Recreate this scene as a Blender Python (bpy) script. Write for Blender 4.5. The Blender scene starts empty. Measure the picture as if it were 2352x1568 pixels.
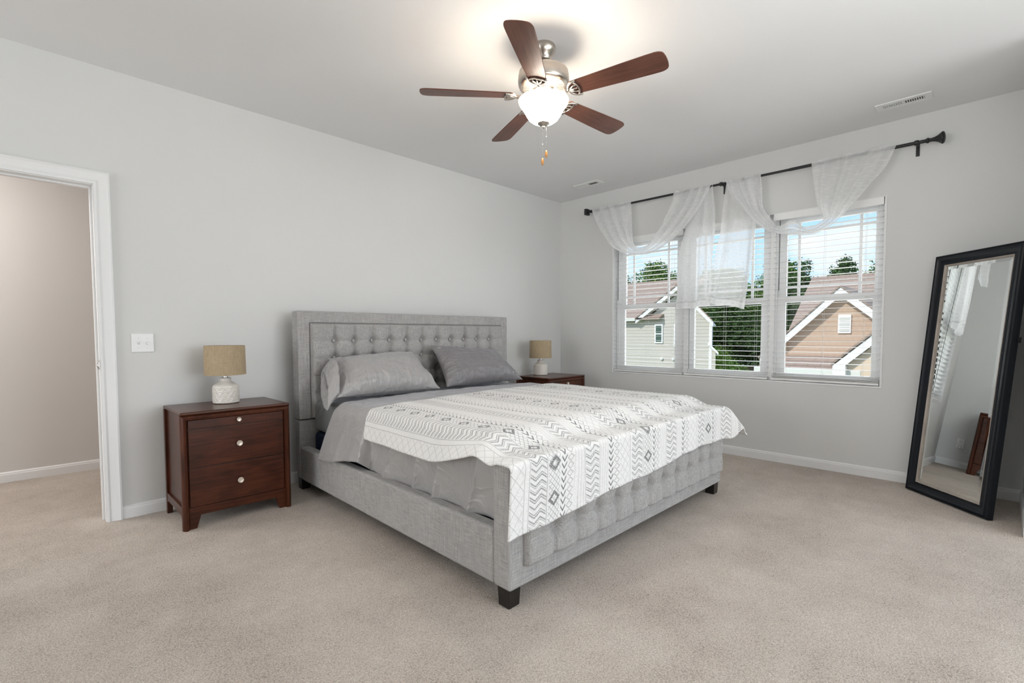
import bpy, math, random
from mathutils import Vector, Matrix, noise as mnoise
R_ = random.Random(7)
PI = math.pi
sc = bpy.context.scene
COL = sc.collection

# ------------------------------------------------------------------ camera, sky, sun, exposure
CAM_H = 1.13652
YAW, PIT, ROLL, FPX = math.radians(44.8047), -0.0461, -0.0036, 1127.69
def _axes():
    F = Vector((math.cos(YAW), math.sin(YAW), 0)); Rt = Vector((math.sin(YAW), -math.cos(YAW), 0)); U = Vector((0, 0, 1))
    c, s = math.cos(PIT), math.sin(PIT); Fc = c*F+s*U; U1 = c*U-s*F
    c, s = math.cos(ROLL), math.sin(ROLL)
    return c*Rt+s*U1, c*U1-s*Rt, Fc
cr, cu, cf = _axes()
cam_d = bpy.data.cameras.new('camera'); cam = bpy.data.objects.new('camera', cam_d); COL.objects.link(cam)
cam_d.sensor_fit = 'HORIZONTAL'; cam_d.sensor_width = 36.0
cam_d.lens = FPX/2352*36.0; cam_d.shift_y = (820.627-784)/2352
cam_d.clip_start = 0.02; cam_d.clip_end = 300
m = Matrix((cr, cu, -cf)).transposed().to_4x4(); m.translation = (0, 0, CAM_H)
cam.matrix_world = m
sc.camera = cam
sc.view_settings.view_transform = 'Standard'; sc.view_settings.look = 'None'
sc.view_settings.exposure = 0.62; sc.view_settings.gamma = 1.0
sc.view_settings.use_curve_mapping = False
sc.cycles.max_bounces = 9; sc.cycles.diffuse_bounces = 5; sc.cycles.transparent_max_bounces = 20
sc.cycles.sample_clamp_indirect = 6.0

# --- small shader language -------------------------------------------------
class X:
    def __init__(s, nt, k): s.nt, s.k = nt, k
    def _m(s, op, *a):
        n = s.nt.nodes.new('ShaderNodeMath'); n.operation = op
        for i, v in enumerate((s,)+a):
            if isinstance(v, X): s.nt.links.new(v.k, n.inputs[i])
            else: n.inputs[i].default_value = float(v)
        return X(s.nt, n.outputs[0])
    def __add__(s, o): return s._m('ADD', o)
    __radd__ = __add__
    def __sub__(s, o): return s._m('SUBTRACT', o)
    def __rsub__(s, o): return (s*-1)+o
    def __mul__(s, o): return s._m('MULTIPLY', o)
    __rmul__ = __mul__
    def __truediv__(s, o): return s._m('DIVIDE', o)
    def frac(s): return s._m('FRACT')
    def abs(s): return s._m('ABSOLUTE')
    def sin(s): return s._m('SINE')
    def lt(s, o): return s._m('LESS_THAN', o)
    def gt(s, o): return s._m('GREATER_THAN', o)
    def mx(s, o): return s._m('MAXIMUM', o)
    def mn(s, o): return s._m('MINIMUM', o)
    def pw(s, o): return s._m('POWER', o)
    def near(s, c, w): return s._m('COMPARE', c, w)
    def sstep(s, a, b):
        n = s.nt.nodes.new('ShaderNodeMapRange'); n.interpolation_type = 'SMOOTHSTEP'
        s.nt.links.new(s.k, n.inputs[0]); n.inputs[1].default_value = a; n.inputs[2].default_value = b
        return X(s.nt, n.outputs[0])
    def band(s, a, b): return s.gt(a)*s.lt(b)

def new_mat(name):
    mt = bpy.data.materials.new(name); mt.use_nodes = True
    nt = mt.node_tree; b = nt.nodes['Principled BSDF']
    return mt, nt, b
def coord(nt, kind='Object', scale=(1, 1, 1), loc=(0, 0, 0), rot=(0, 0, 0)):
    t = nt.nodes.new('ShaderNodeTexCoord'); mp = nt.nodes.new('ShaderNodeMapping')
    mp.inputs['Scale'].default_value = scale; mp.inputs['Location'].default_value = loc; mp.inputs['Rotation'].default_value = rot
    nt.links.new(t.outputs[kind], mp.inputs['Vector']); return mp.outputs[0]
def nz(nt, vec, scale=5, detail=2, rough=0.5, dist=0):
    n = nt.nodes.new('ShaderNodeTexNoise'); n.inputs['Scale'].default_value = scale
    n.inputs['Detail'].default_value = detail; n.inputs['Roughness'].default_value = rough; n.inputs['Distortion'].default_value = dist
    nt.links.new(vec, n.inputs['Vector']); return X(nt, n.outputs[0])
def ramp(nt, fac, stops):
    r = nt.nodes.new('ShaderNodeValToRGB'); el = r.color_ramp.elements
    while len(el) < len(stops): el.new(0.5)
    for e, (p, c) in zip(el, stops): e.position = p; e.color = (*c, 1)
    nt.links.new(fac.k, r.inputs[0]); return r.outputs[0]
def mixc(nt, fac, a, b):
    n = nt.nodes.new('ShaderNodeMix'); n.data_type = 'RGBA'
    for i, v in ((0, fac), (6, a), (7, b)):
        if isinstance(v, X): nt.links.new(v.k, n.inputs[i])
        elif isinstance(v, bpy.types.NodeSocket): nt.links.new(v, n.inputs[i])
        elif isinstance(v, (int, float)): n.inputs[i].default_value = v
        else: n.inputs[i].default_value = (*v, 1)
    return n.outputs[2]
def bump(nt, b, h, strength=0.3, dist=0.002):
    n = nt.nodes.new('ShaderNodeBump'); n.inputs['Strength'].default_value = strength; n.inputs['Distance'].default_value = dist
    nt.links.new(h.k if isinstance(h, X) else h, n.inputs['Height']); nt.links.new(n.outputs[0], b.inputs['Normal'])
def setc(nt, b, c):
    if isinstance(c, bpy.types.NodeSocket): nt.links.new(c, b.inputs['Base Color'])
    else: b.inputs['Base Color'].default_value = (*c, 1)

# world: soft bright sky, broken white cloud over pale blue
w = bpy.data.worlds.new('sky'); sc.world = w; w.use_nodes = True
nt = w.node_tree; bg = nt.nodes['Background']
tc = nt.nodes.new('ShaderNodeTexCoord')
sp = nt.nodes.new('ShaderNodeSeparateXYZ'); nt.links.new(tc.outputs['Generated'], sp.inputs[0])
z = X(nt, sp.outputs[2])
mp = nt.nodes.new('ShaderNodeMapping'); mp.inputs['Scale'].default_value = (1.0, 1.0, 2.6); mp.inputs['Location'].default_value = (0.31, 0.17, 0.1)
nt.links.new(tc.outputs['Generated'], mp.inputs[0])
cl = nz(nt, mp.outputs[0], 3.1, 6, 0.55).sstep(0.43, 0.60)
blue = mixc(nt, z.sstep(0.0, 0.5), (0.50, 0.76, 0.98), (0.27, 0.55, 0.95))
skyc = mixc(nt, cl, blue, (0.79, 0.83, 0.89))
allc = mixc(nt, z.sstep(-0.06, -0.02), (0.46, 0.45, 0.43), skyc)
nt.links.new(allc, bg.inputs[0]); bg.inputs[1].default_value = 0.84

sun_d = bpy.data.lights.new('sun', 'SUN'); sun = bpy.data.objects.new('sun', sun_d); COL.objects.link(sun)
sun_d.energy = 2.15; sun_d.angle = math.radians(1.5); sun_d.color = (1.0, 0.96, 0.90)
sun.rotation_euler = Vector((0.80, -0.36, -0.72)).to_track_quat('-Z', 'Y').to_euler()
sun.location = (0, 0, 12)
# added unseen area lamps that fill the room; window_daylight boosts the real window's daylight
XBW = 4.728
def area(name, loc, look, sx, sy, e, col=(1, 1, 1)):
    d = bpy.data.lights.new(name, 'AREA'); o = bpy.data.objects.new(name, d); COL.objects.link(o)
    d.shape = 'RECTANGLE'; d.size = sx; d.size_y = sy; d.energy = e; d.color = col; o.location = loc
    o.rotation_euler = (Vector(look)-Vector(loc)).to_track_quat('-Z', 'Y').to_euler(); return o
area('rear_fill_light', (2.9, -4.0, 1.45), (3.3, 3.8, 1.45), 3.4, 2.2, 86, (0.95, 0.98, 1.0))  # unseen lamp added behind the camera as frontal fill, no window there
area('side_fill_light', (-4.0, 2.45, 1.3), (3, 2.45, 1.0), 2.6, 2.0, 58, (0.95, 0.98, 1.0))  # lamp added in front of the closed side wall to fill from the left
area('window_daylight', (XBW+0.16, 1.87, 1.45), (0, 1.87, 1.45), 2.44, 1.46, 15, (1.0, 1.0, 1.0))
area('ceiling_fill_light', (1.3, -0.9, 1.5), (1.3, -0.9, 3), 1.6, 1.6, 42, (0.94, 0.975, 1.0))  # added upward-facing lamp, soft fill by way of the ceiling

# ------------------------------------------------------------------ object helpers
YA, XB, YC, CEIL = 3.85, 4.728, -0.14, 2.738
ORG = {}
class MB:
    def __init__(s): s.v, s.f, s.uv, s.mi = [], [], None, []
    def box(s, x0, y0, z0, x1, y1, z1):
        n = len(s.v)
        s.v += [(x, y, z) for z in (z0, z1) for y in (y0, y1) for x in (x0, x1)]
        s.f += [tuple(n+i for i in q) for q in ((0, 2, 3, 1), (4, 5, 7, 6), (0, 1, 5, 4), (2, 6, 7, 3), (0, 4, 6, 2), (1, 3, 7, 5))]
        return s
    def hexa(s, p):          # eight corners: bottom ring of four (ccw from above), top ring of four
        n = len(s.v); s.v += [tuple(q) for q in p]
        s.f += [tuple(n+i for i in q) for q in ((3, 2, 1, 0), (4, 5, 6, 7), (0, 1, 5, 4), (1, 2, 6, 5), (2, 3, 7, 6), (3, 0, 4, 7))]
        return s
    def prism(s, poly, d):   # polygon (3d points) extruded by vector d
        n = len(s.v); k = len(poly); d = Vector(d)
        s.v += [tuple(p) for p in poly]+[tuple(Vector(p)+d) for p in poly]
        s.f += [tuple(range(n+k-1, n-1, -1)), tuple(range(n+k, n+2*k))]
        s.f += [(n+i, n+(i+1) % k, n+k+(i+1) % k, n+k+i) for i in range(k)]
        return s
    def grid(s, fn, nu, nv, uvfn=None, flip=False):
        n = len(s.v)
        for j in range(nv+1):
            for i in range(nu+1): s.v.append(tuple(fn(i/nu, j/nv)))
        for j in range(nv):
            for i in range(nu):
                a = n+j*(nu+1)+i; q = (a, a+1, a+nu+2, a+nu+1)
                s.f.append(q[::-1] if flip else q)
        if uvfn:
            s.uv = [uvfn(i/nu, j/nv) for j in range(nv+1) for i in range(nu+1)]
        return s
    def lathe(s, prof, c=(0, 0, 0), seg=32, caps=True, fn=None):
        n = len(s.v); k = len(prof)
        for (r, z) in prof:
            for i in range(seg):
                a = 2*PI*i/seg; rr = r if fn is None else fn(r, z, a)
                s.v.append((c[0]+rr*math.cos(a), c[1]+rr*math.sin(a), c[2]+z))
        for j in range(k-1):
            for i in range(seg):
                i2 = (i+1) % seg; s.f.append((n+j*seg+i, n+j*seg+i2, n+(j+1)*seg+i2, n+(j+1)*seg+i))
        if caps:
            s.f.append(tuple(n+i for i in reversed(range(seg)))); s.f.append(tuple(n+(k-1)*seg+i for i in range(seg)))
        return s
    def tube(s, pts, r, seg=10, caps=True):
        pts = [Vector(p) for p in pts]; n = len(s.v); k = len(pts); up = Vector((0.13, 0.07, 1)).normalized()
        rr = r if isinstance(r, (list, tuple)) else [r]*k
        for j, p in enumerate(pts):
            t = (pts[min(j+1, k-1)]-pts[max(j-1, 0)]).normalized()
            a = t.cross(up)
            if a.length < 0.05: a = t.cross(Vector((1, 0, 0)))
            a.normalize(); b = a.cross(t)
            for i in range(seg):
                an = 2*PI*i/seg; s.v.append(tuple(p+rr[j]*(math.cos(an)*a+math.sin(an)*b)))
        for j in range(k-1):
            for i in range(seg):
                i2 = (i+1) % seg; s.f.append((n+j*seg+i, n+j*seg+i2, n+(j+1)*seg+i2, n+(j+1)*seg+i))
        if caps:
            s.f.append(tuple(n+i for i in reversed(range(seg)))); s.f.append(tuple(n+(k-1)*seg+i for i in range(seg)))
        return s
    def ball(s, c, r, seg=16, rings=10, sx=1, sy=1, sz=1):
        n = len(s.v)
        prof = [(math.sin(PI*j/rings), -math.cos(PI*j/rings)) for j in range(rings+1)]
        prof[0] = (0.001, -1); prof[-1] = (0.001, 1)
        for (a, z) in prof:
            for i in range(seg):
                t = 2*PI*i/seg; s.v.append((c[0]+r*sx*a*math.cos(t), c[1]+r*sy*a*math.sin(t), c[2]+r*sz*z))
        for j in range(rings):
            for i in range(seg):
                i2 = (i+1) % seg; s.f.append((n+j*seg+i, n+j*seg+i2, n+(j+1)*seg+i2, n+(j+1)*seg+i))
        return s
def obj(name, mb, mat, parent=None, bevel=0, bseg=3, smooth=None, sub=0, solid=0, skew=None):
    o0 = ORG.get(parent.name, Vector()) if parent is not None else Vector()
    vs = [Vector(v) for v in mb.v]
    if skew: vs = [Vector(skew(v)) for v in vs]
    me = bpy.data.meshes.new(name)
    me.from_pydata([tuple(v-o0) for v in vs], [], mb.f)
    if mb.uv:
        l = me.uv_layers.new(name='UVMap')
        for lp in me.loops: l.data[lp.index].uv = mb.uv[lp.vertex_index]
    for mm in (mat if isinstance(mat, (list, tuple)) else [mat]): me.materials.append(mm)
    if smooth is True:
        for p in me.polygons: p.use_smooth = True
    o = bpy.data.objects.new(name, me); COL.objects.link(o)
    if parent is not None: o.parent = parent
    ORG[o.name] = o0.copy()
    if solid:
        md = o.modifiers.new('solid', 'SOLIDIFY'); md.thickness = solid; md.offset = 0
    if bevel:
        md = o.modifiers.new('bevel', 'BEVEL'); md.width = bevel; md.segments = bseg; md.limit_method = 'ANGLE'; md.angle_limit = math.radians(40)
        for p in me.polygons: p.use_smooth = True
        md.harden_normals = True
    if sub:
        md = o.modifiers.new('sub', 'SUBSURF'); md.levels = sub; md.render_levels = sub
    if isinstance(smooth, float):
        for p in me.polygons: p.use_smooth = True
        me.set_sharp_from_angle(angle=math.radians(smooth))
    return o
def tag(o, label, cat, group=None, kind=None):
    o['label'] = label; o['category'] = cat
    if group: o['group'] = group
    if kind: o['kind'] = kind
    return o
def thing(name, loc, label, cat, group=None, kind=None):
    o = bpy.data.objects.new(name, None); COL.objects.link(o); o.location = loc; ORG[o.name] = Vector(loc)
    return tag(o, label, cat, group, kind)
def copy_tree(o, loc, label=None):
    c = o.copy(); COL.objects.link(c); c.location = loc
    if label: c['label'] = label
    def rec(src, dst):
        for ch in src.children:
            k = ch.copy(); COL.objects.link(k); k.parent = dst; rec(ch, k)
    rec(o, c); return c
def N3(x, y, z): return mnoise.noise(Vector((x, y, z)))
def ss(a, b, x):
    t = max(0.0, min(1.0, (x-a)/(b-a))) if b != a else (1.0 if x > a else 0.0)
    return t*t*(3-2*t)
def lerp(a, b, t): return a+(b-a)*t
def pline(pts):
    P = [Vector((*p, 0)) if len(p) == 2 else Vector(p) for p in pts]; L = [0.0]
    for a, b in zip(P, P[1:]): L.append(L[-1]+(b-a).length)
    def f(t):
        d = max(0, min(1, t))*L[-1]
        for i in range(len(P)-1):
            if d <= L[i+1] or i == len(P)-2:
                u = (d-L[i])/max(L[i+1]-L[i], 1e-9)
                p0 = P[i-1] if i > 0 else 2*P[0]-P[1]; p1, p2 = P[i], P[i+1]; p3 = P[i+2] if i+2 < len(P) else 2*P[-1]-P[-2]
                return 0.5*((2*p1)+(p2-p0)*u+(2*p0-5*p1+4*p2-p3)*u*u+(3*p1-p0-3*p2+p3)*u**3)
    return f

# ------------------------------------------------------------------ materials
def plain(name, c, rough=0.5, metal=0, spec=None, coat=0, sheen=0):
    mt, nt, b = new_mat(name); setc(nt, b, c); b.inputs['Roughness'].default_value = rough; b.inputs['Metallic'].default_value = metal
    if spec is not None: b.inputs['Specular IOR Level'].default_value = spec
    if coat: b.inputs['Coat Weight'].default_value = coat; b.inputs['Coat Roughness'].default_value = 0.15
    if sheen: b.inputs['Sheen Weight'].default_value = sheen
    return mt
def paint(name, c, rough=0.6, bs=0.05):
    mt, nt, b = new_mat(name)
    v = coord(nt, 'Object'); n = nz(nt, v, 160, 2)
    l = nz(nt, v, 1.3, 2)
    setc(nt, b, mixc(nt, l.sstep(0.3, 0.7), tuple(x*0.985 for x in c), c)); b.inputs['Roughness'].default_value = rough
    b.inputs['Specular IOR Level'].default_value = 0.3
    bump(nt, b, n, bs, 0.001); return mt
M_wall = paint('wall_paint', (0.69, 0.69, 0.68)); M_hall = paint('hall_paint', (0.66, 0.635, 0.615))
M_ceil = paint('ceiling_paint', (0.79, 0.79, 0.79), 0.8, 0.08)
M_trim = paint('trim_paint', (0.80, 0.80, 0.80), 0.35, 0.01)
M_vinyl = plain('white_vinyl', (0.84, 0.84, 0.84), 0.35)
M_slat = plain('blind_white', (0.85, 0.85, 0.84), 0.4)
M_plate = plain('plate_white', (0.78, 0.78, 0.77), 0.3)
M_black = plain('matte_black', (0.012, 0.012, 0.013), 0.45)
M_dark = plain('dark_hole', (0.03, 0.03, 0.03), 0.7)
M_legs = plain('espresso_leg', (0.010, 0.008, 0.007), 0.3)
M_silver = plain('brushed_silver', (0.72, 0.70, 0.67), 0.25, 1.0)
M_nickel = plain('brushed_nickel', (0.52, 0.47, 0.42), 0.28, 1.0)
M_navy = paint('navy_ticking', (0.012, 0.022, 0.05), 0.7)
M_cord = plain('clear_cord', (0.75, 0.75, 0.73), 0.4)
M_greywand = plain('wand_plastic', (0.16, 0.16, 0.16), 0.25)

def carpet():
    mt, nt, b = new_mat('carpet_beige')
    v = coord(nt, 'Object')
    big = nz(nt, v, 1.5, 3, 0.6); mid = nz(nt, v, 9, 3)
    f1 = nz(nt, v, 165, 3, 0.65, 0.6); f2 = nz(nt, v, 380, 2)
    vv = nt.nodes.new('ShaderNodeTexVoronoi'); vv.inputs['Scale'].default_value = 210; nt.links.new(v, vv.inputs['Vector'])
    tuft = X(nt, vv.outputs[0])
    h = f1*1.2+f2*0.5-tuft*0.5
    tone = (h.sstep(0.25, 0.95))*0.62+big.sstep(0.3, 0.7)*0.22+mid*0.22
    c = ramp(nt, tone, [(0.0, (0.20, 0.16, 0.13)), (0.35, (0.44, 0.375, 0.32)), (0.65, (0.58, 0.51, 0.445)), (1.0, (0.74, 0.67, 0.60))])
    setc(nt, b, c); b.inputs['Roughness'].default_value = 0.95; b.inputs['Specular IOR Level'].default_value = 0.05
    b.inputs['Sheen Weight'].default_value = 0.15
    bump(nt, b, h+mid*0.8, 0.75, 0.006); return mt
M_carpet = carpet()

def linen(name, base=(0.35, 0.34, 0.332), k=1.0):
    mt, nt, b = new_mat(name)
    t = None
    for i, scl in enumerate(((13, 520, 520), (520, 13, 520), (520, 520, 13))):
        n = nz(nt, coord(nt, 'Object', scl, (i*3.1, i*1.7, i*2.3)), 1.0, 2, 0.6)
        t = n if t is None else t+n
    big = nz(nt, coord(nt, 'Object'), 4, 2)
    f = ((t/3.0)-0.5)*2.5+0.5+(big-0.5)*0.15
    c = ramp(nt, f, [(0.0, tuple(x*0.42*k for x in base)), (0.5, base), (1.0, tuple(min(1, x*1.85*k) for x in base))])
    setc(nt, b, c); b.inputs['Roughness'].default_value = 0.9; b.inputs['Specular IOR Level'].default_value = 0.15; b.inputs['Sheen Weight'].default_value = 0.1
    bump(nt, b, f, 0.25, 0.001); return mt
M_linen = linen('grey_linen_weave'); M_button = linen('grey_linen_button', (0.44, 0.43, 0.42))

def satin(name, c):
    mt, nt, b = new_mat(name)
    v = coord(nt, 'Object'); n = nz(nt, v, 6, 2, 0.5, 0.8); n2 = nz(nt, v, 700, 1)
    setc(nt, b, c); b.inputs['Roughness'].default_value = 0.36; b.inputs['Specular IOR Level'].default_value = 0.5
    b.inputs['Sheen Weight'].default_value = 0.3; b.inputs['Sheen Roughness'].default_value = 0.4; b.inputs['Sheen Tint'].default_value = (0.9, 0.9, 1, 1)
    w1 = nz(nt, coord(nt, 'Object', (13, 6, 6)), 1.0, 2, 0.5, 1.2)
    ridge = 1.0-((w1-0.5).abs()*2.0)
    bump(nt, b, n+ridge.pw(4)*0.8+n2*0.006, 0.30, 0.016); return mt
M_satin = satin('grey_satin', (0.36, 0.348, 0.342)); M_fitted = satin('grey_fitted_satin', (0.19, 0.195, 0.19))
M_satin_dk = satin('dark_grey_satin', (0.205, 0.192, 0.198))

def wood(name, dark, light, scl=(3, 40, 40), rough=0.3, coat=0.35, kind='Object'):
    mt, nt, b = new_mat(name)
    v = coord(nt, kind, scl); n = nz(nt, v, 1.0, 5, 0.6, 1.5); cloud = nz(nt, coord(nt, kind), 5, 2)
    f = n*0.7+cloud*0.45-0.08
    setc(nt, b, ramp(nt, f, [(0.25, dark), (0.75, light)])); b.inputs['Roughness'].default_value = rough
    b.inputs['Specular IOR Level'].default_value = 0.25; b.inputs['Coat Weight'].default_value = coat*0.4; b.inputs['Coat Roughness'].default_value = 0.18
    bump(nt, b, n, 0.03, 0.001); return mt
M_wood = wood('cherry_stain', (0.016, 0.0040, 0.0018), (0.105, 0.0285, 0.0115))
M_woodv = wood('cherry_stain_upright', (0.016, 0.0040, 0.0018), (0.100, 0.027, 0.011), (40, 40, 3))
M_blade = wood('fan_blade_walnut', (0.070, 0.026, 0.017), (0.175, 0.072, 0.047), (3, 60, 60), 0.4, 0.2)
M_ivory = plain('ivory_knob', (0.78, 0.70, 0.60), 0.22, 0.35)
M_ceramic = plain('ivory_ceramic', (0.72, 0.68, 0.62), 0.35, coat=0.2)
def shade_mat():
    mt, nt, b = new_mat('tan_shade_linen')
    a = nz(nt, coord(nt, 'Object', (30, 30, 500)), 1, 2); c = nz(nt, coord(nt, 'Object', (300, 300, 20)), 1, 2)
    f = ((a+c)/2-0.5)*2.5+0.5
    setc(nt, b, ramp(nt, f, [(0, (0.30, 0.225, 0.135)), (1, (0.47, 0.37, 0.24))])); b.inputs['Roughness'].default_value = 0.85
    b.inputs['Transmission Weight'].default_value = 0.0
    return mt
M_shade = shade_mat()
M_mframe = plain('black_lacquer', (0.006, 0.008, 0.012), 0.33, spec=0.25, coat=0.08)
M_mliner = wood('taupe_liner', (0.24, 0.20, 0.17), (0.45, 0.40, 0.35), (60, 60, 12), 0.4, 0.1)
def mirror_mat():
    mt, nt, b = new_mat('silvered_glass'); setc(nt, b, (0.90, 0.925, 0.915)); b.inputs['Metallic'].default_value = 1; b.inputs['Roughness'].default_value = 0.0
    return mt
M_mirror = mirror_mat()
def glass_mat():
    mt, nt, b = new_mat('window_glass'); nt.nodes.remove(b)
    t = nt.nodes.new('ShaderNodeBsdfTransparent'); t.inputs[0].default_value = (0.97, 0.98, 0.98, 1)
    g = nt.nodes.new('ShaderNodeBsdfGlossy'); g.inputs['Roughness'].default_value = 0.01
    fr = nt.nodes.new('ShaderNodeFresnel'); fr.inputs[0].default_value = 1.15
    mx = nt.nodes.new('ShaderNodeMixShader'); nt.links.new(fr.outputs[0], mx.inputs[0]); nt.links.new(t.outputs[0], mx.inputs[1]); nt.links.new(g.outputs[0], mx.inputs[2])
    nt.links.new(mx.outputs[0], nt.nodes['Material Output'].inputs[0]); return mt
M_glass = glass_mat()
def sheer():
    mt, nt, b = new_mat('white_sheer_voile'); nt.nodes.remove(b)
    tcu = nt.nodes.new('ShaderNodeUVMap'); s = nt.nodes.new('ShaderNodeSeparateXYZ'); nt.links.new(tcu.outputs[0], s.inputs[0])
    u, v = X(nt, s.outputs[0]), X(nt, s.outputs[1])
    mp = nt.nodes.new('ShaderNodeMapping'); mp.inputs['Scale'].default_value = (14, 260, 1); nt.links.new(tcu.outputs[0], mp.inputs[0])
    slub = nz(nt, mp.outputs[0], 1.0, 2).sstep(0.45, 0.75)
    mp2 = nt.nodes.new('ShaderNodeMapping'); mp2.inputs['Scale'].default_value = (40, 30, 1); nt.links.new(tcu.outputs[0], mp2.inputs[0])
    dn = nz(nt, mp2.outputs[0], 1.0, 1)
    dash = (v/0.033).frac().lt(0.06)*dn.gt(0.60)*v.gt(0.52)*v.lt(1.5)
    hem = v.near(1.06, 0.004)*0.7
    fz = nt.nodes.new('ShaderNodeLayerWeight'); fz.inputs[0].default_value = 0.35
    op = (slub*0.12+0.66+X(nt, fz.outputs[1])*0.30+v.band(1.06, 1.5)*0.15+dash*0.5+hem*0.3).mn(0.97)
    d = nt.nodes.new('ShaderNodeBsdfDiffuse'); t = nt.nodes.new('ShaderNodeBsdfTranslucent'); tr = nt.nodes.new('ShaderNodeBsdfTransparent')
    colr = mixc(nt, (dash+hem*0.6).mn(1.0), (0.94, 0.94, 0.94), (0.30, 0.30, 0.31))
    nt.links.new(colr, d.inputs[0]); nt.links.new(colr, t.inputs[0])
    m1 = nt.nodes.new('ShaderNodeMixShader'); m1.inputs[0].default_value = 0.45; nt.links.new(d.outputs[0], m1.inputs[1]); nt.links.new(t.outputs[0], m1.inputs[2])
    m2 = nt.nodes.new('ShaderNodeMixShader'); nt.links.new(op.k, m2.inputs[0]); nt.links.new(tr.outputs[0], m2.inputs[1]); nt.links.new(m1.outputs[0], m2.inputs[2])
    nt.links.new(m2.outputs[0], nt.nodes['Material Output'].inputs[0]); return mt
M_sheer = sheer()
def bowl_mat():
    mt, nt, b = new_mat('lit_frosted_glass')
    setc(nt, b, (0.9, 0.86, 0.78)); b.inputs['Roughness'].default_value = 0.35
    t = nt.nodes.new('ShaderNodeTexCoord'); sx = nt.nodes.new('ShaderNodeSeparateXYZ'); nt.links.new(t.outputs['Object'], sx.inputs[0])
    k = X(nt, sx.outputs[2]).sstep(-0.310, -0.355)      # glass nearest the bulbs glows most, the rim least
    nt.links.new(mixc(nt, k, (1.0, 0.80, 0.58), (1.0, 0.91, 0.80)), b.inputs['Emission Color'])
    nt.links.new((k*26.0+0.80).k, b.inputs['Emission Strength']); return mt
M_bowl = bowl_mat()
def quilt_mat():
    mt, nt, b = new_mat('white_printed_quilt')
    tcu = nt.nodes.new('ShaderNodeUVMap'); s = nt.nodes.new('ShaderNodeSeparateXYZ'); nt.links.new(tcu.outputs[0], s.inputs[0])
    u, v = X(nt, s.outputs[0]), X(nt, s.outputs[1])
    def line(c, wd=0.0016): return u.near(c, wd)
    tri = lambda e: ((e.frac()-0.5).abs()*2)
    def lattice(x, sz, wd): return ((x+v)/sz).frac().near(0.5, wd).mx(((x-v)/sz).frac().near(0.5, wd))
    def zigdots(x, wdt):
        ph = (v+tri(x/wdt*1.5)*0.022)/0.030
        return ph.frac().lt(0.56)*(ph*2.6).frac().lt(0.62)*(x/0.0068).frac().lt(0.66)
    def chev(x, wd): return ((v+(x-wd/2).abs()*1.25)/0.030).frac().lt(0.34)
    def chain(x, wd): return ((x-wd/2).abs()/(wd*0.5)+((v/0.034).frac()-0.5).abs()*2).near(0.86, 0.13)
    # border hanging at the side
    dark = zigdots(u-0.145, 0.10)*u.band(0.147, 0.243)
    mid = (line(0.113)+line(0.142)+line(0.247, 0.0022))*0.75
    big = lattice(u-0.055, 0.062, 0.035)*u.band(0.006, 0.110)
    light = big
    # repeating stripes
    p = ((u-0.252)/0.755).frac()*0.755; on = u.gt(0.252)
    ch = lattice(p-0.04, 0.027, 0.075)*p.band(0.004, 0.080)
    dd = ((p-0.042).abs()/0.040+((v/0.145).frac()-0.5).abs()*0.145/0.034)
    dk = dd.band(0.50, 1.0)*p.band(0.0, 0.085)*lattice(p-0.04, 0.0135, 0.28)
    dark = dark+on*(chev(p-0.090, 0.036)*p.band(0.090, 0.126)+zigdots(p-0.25, 0.11)*p.band(0.252, 0.358)+dk
                    +chev(p-0.440, 0.034)*p.band(0.440, 0.474)+zigdots(p-0.645, 0.10)*p.band(0.647, 0.742))
    mid = mid+on*(ch*0.9+chain(p-0.130, 0.046)*p.band(0.130, 0.176)*0.8+chain(p-0.478, 0.048)*p.band(0.478, 0.526)*0.8)
    wav = ((p+(v/0.06).sin()*0.004)/0.019).frac().near(0.5, 0.07)
    light = light+on*(wav*(p.band(0.18, 0.248)+p.band(0.36, 0.436))+lattice(p, 0.05, 0.04)*p.band(0.53, 0.62)
                      +p.near(0.628, 0.003)+p.near(0.75, 0.003)+p.near(0.247, 0.002)+p.near(0.363, 0.002))
    fab = nz(nt, coord(nt, 'Object'), 900, 1); puck = nz(nt, coord(nt, 'Object'), 38, 3, 0.6, 0.8)
    c = mixc(nt, light.mn(1)*0.42, (0.86, 0.85, 0.835), (0.36, 0.35, 0.345))
    c = mixc(nt, mid.mn(1)*0.62, c, (0.17, 0.17, 0.175)); c = mixc(nt, dark.mn(1)*0.80, c, (0.07, 0.07, 0.075))
    setc(nt, b, c); b.inputs['Roughness'].default_value = 0.9; b.inputs['Specular IOR Level'].default_value = 0.15; b.inputs['Sheen Weight'].default_value = 0.15
    bump(nt, b, puck*1.3-(light+mid+dark).mn(1)*0.6+fab*0.1, 0.75, 0.008); return mt
M_quilt = quilt_mat()
def lap(name, c, pitch, axis=2, edge=0.16, vertical=0):
    mt, nt, b = new_mat(name)
    t = nt.nodes.new('ShaderNodeTexCoord'); s = nt.nodes.new('ShaderNodeSeparateXYZ'); nt.links.new(t.outputs['Object'], s.inputs[0])
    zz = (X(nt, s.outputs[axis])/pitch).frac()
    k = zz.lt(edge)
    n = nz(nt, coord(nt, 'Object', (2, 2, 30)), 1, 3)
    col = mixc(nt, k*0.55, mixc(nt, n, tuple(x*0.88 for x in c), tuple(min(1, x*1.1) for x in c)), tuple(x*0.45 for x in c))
    if vertical:
        yv = ((X(nt, s.outputs[1])+((X(nt, s.outputs[axis])/pitch)._m('FLOOR'))*0.11)/vertical).frac().lt(0.10)
        col = mixc(nt, yv*0.35, col, tuple(x*0.5 for x in c))
    setc(nt, b, col); b.inputs['Roughness'].default_value = 0.8
    bump(nt, b, zz, 0.5, 0.03); return mt
M_siding = lap('grey_lap_siding', (0.64, 0.595, 0.53), 0.16)
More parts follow.
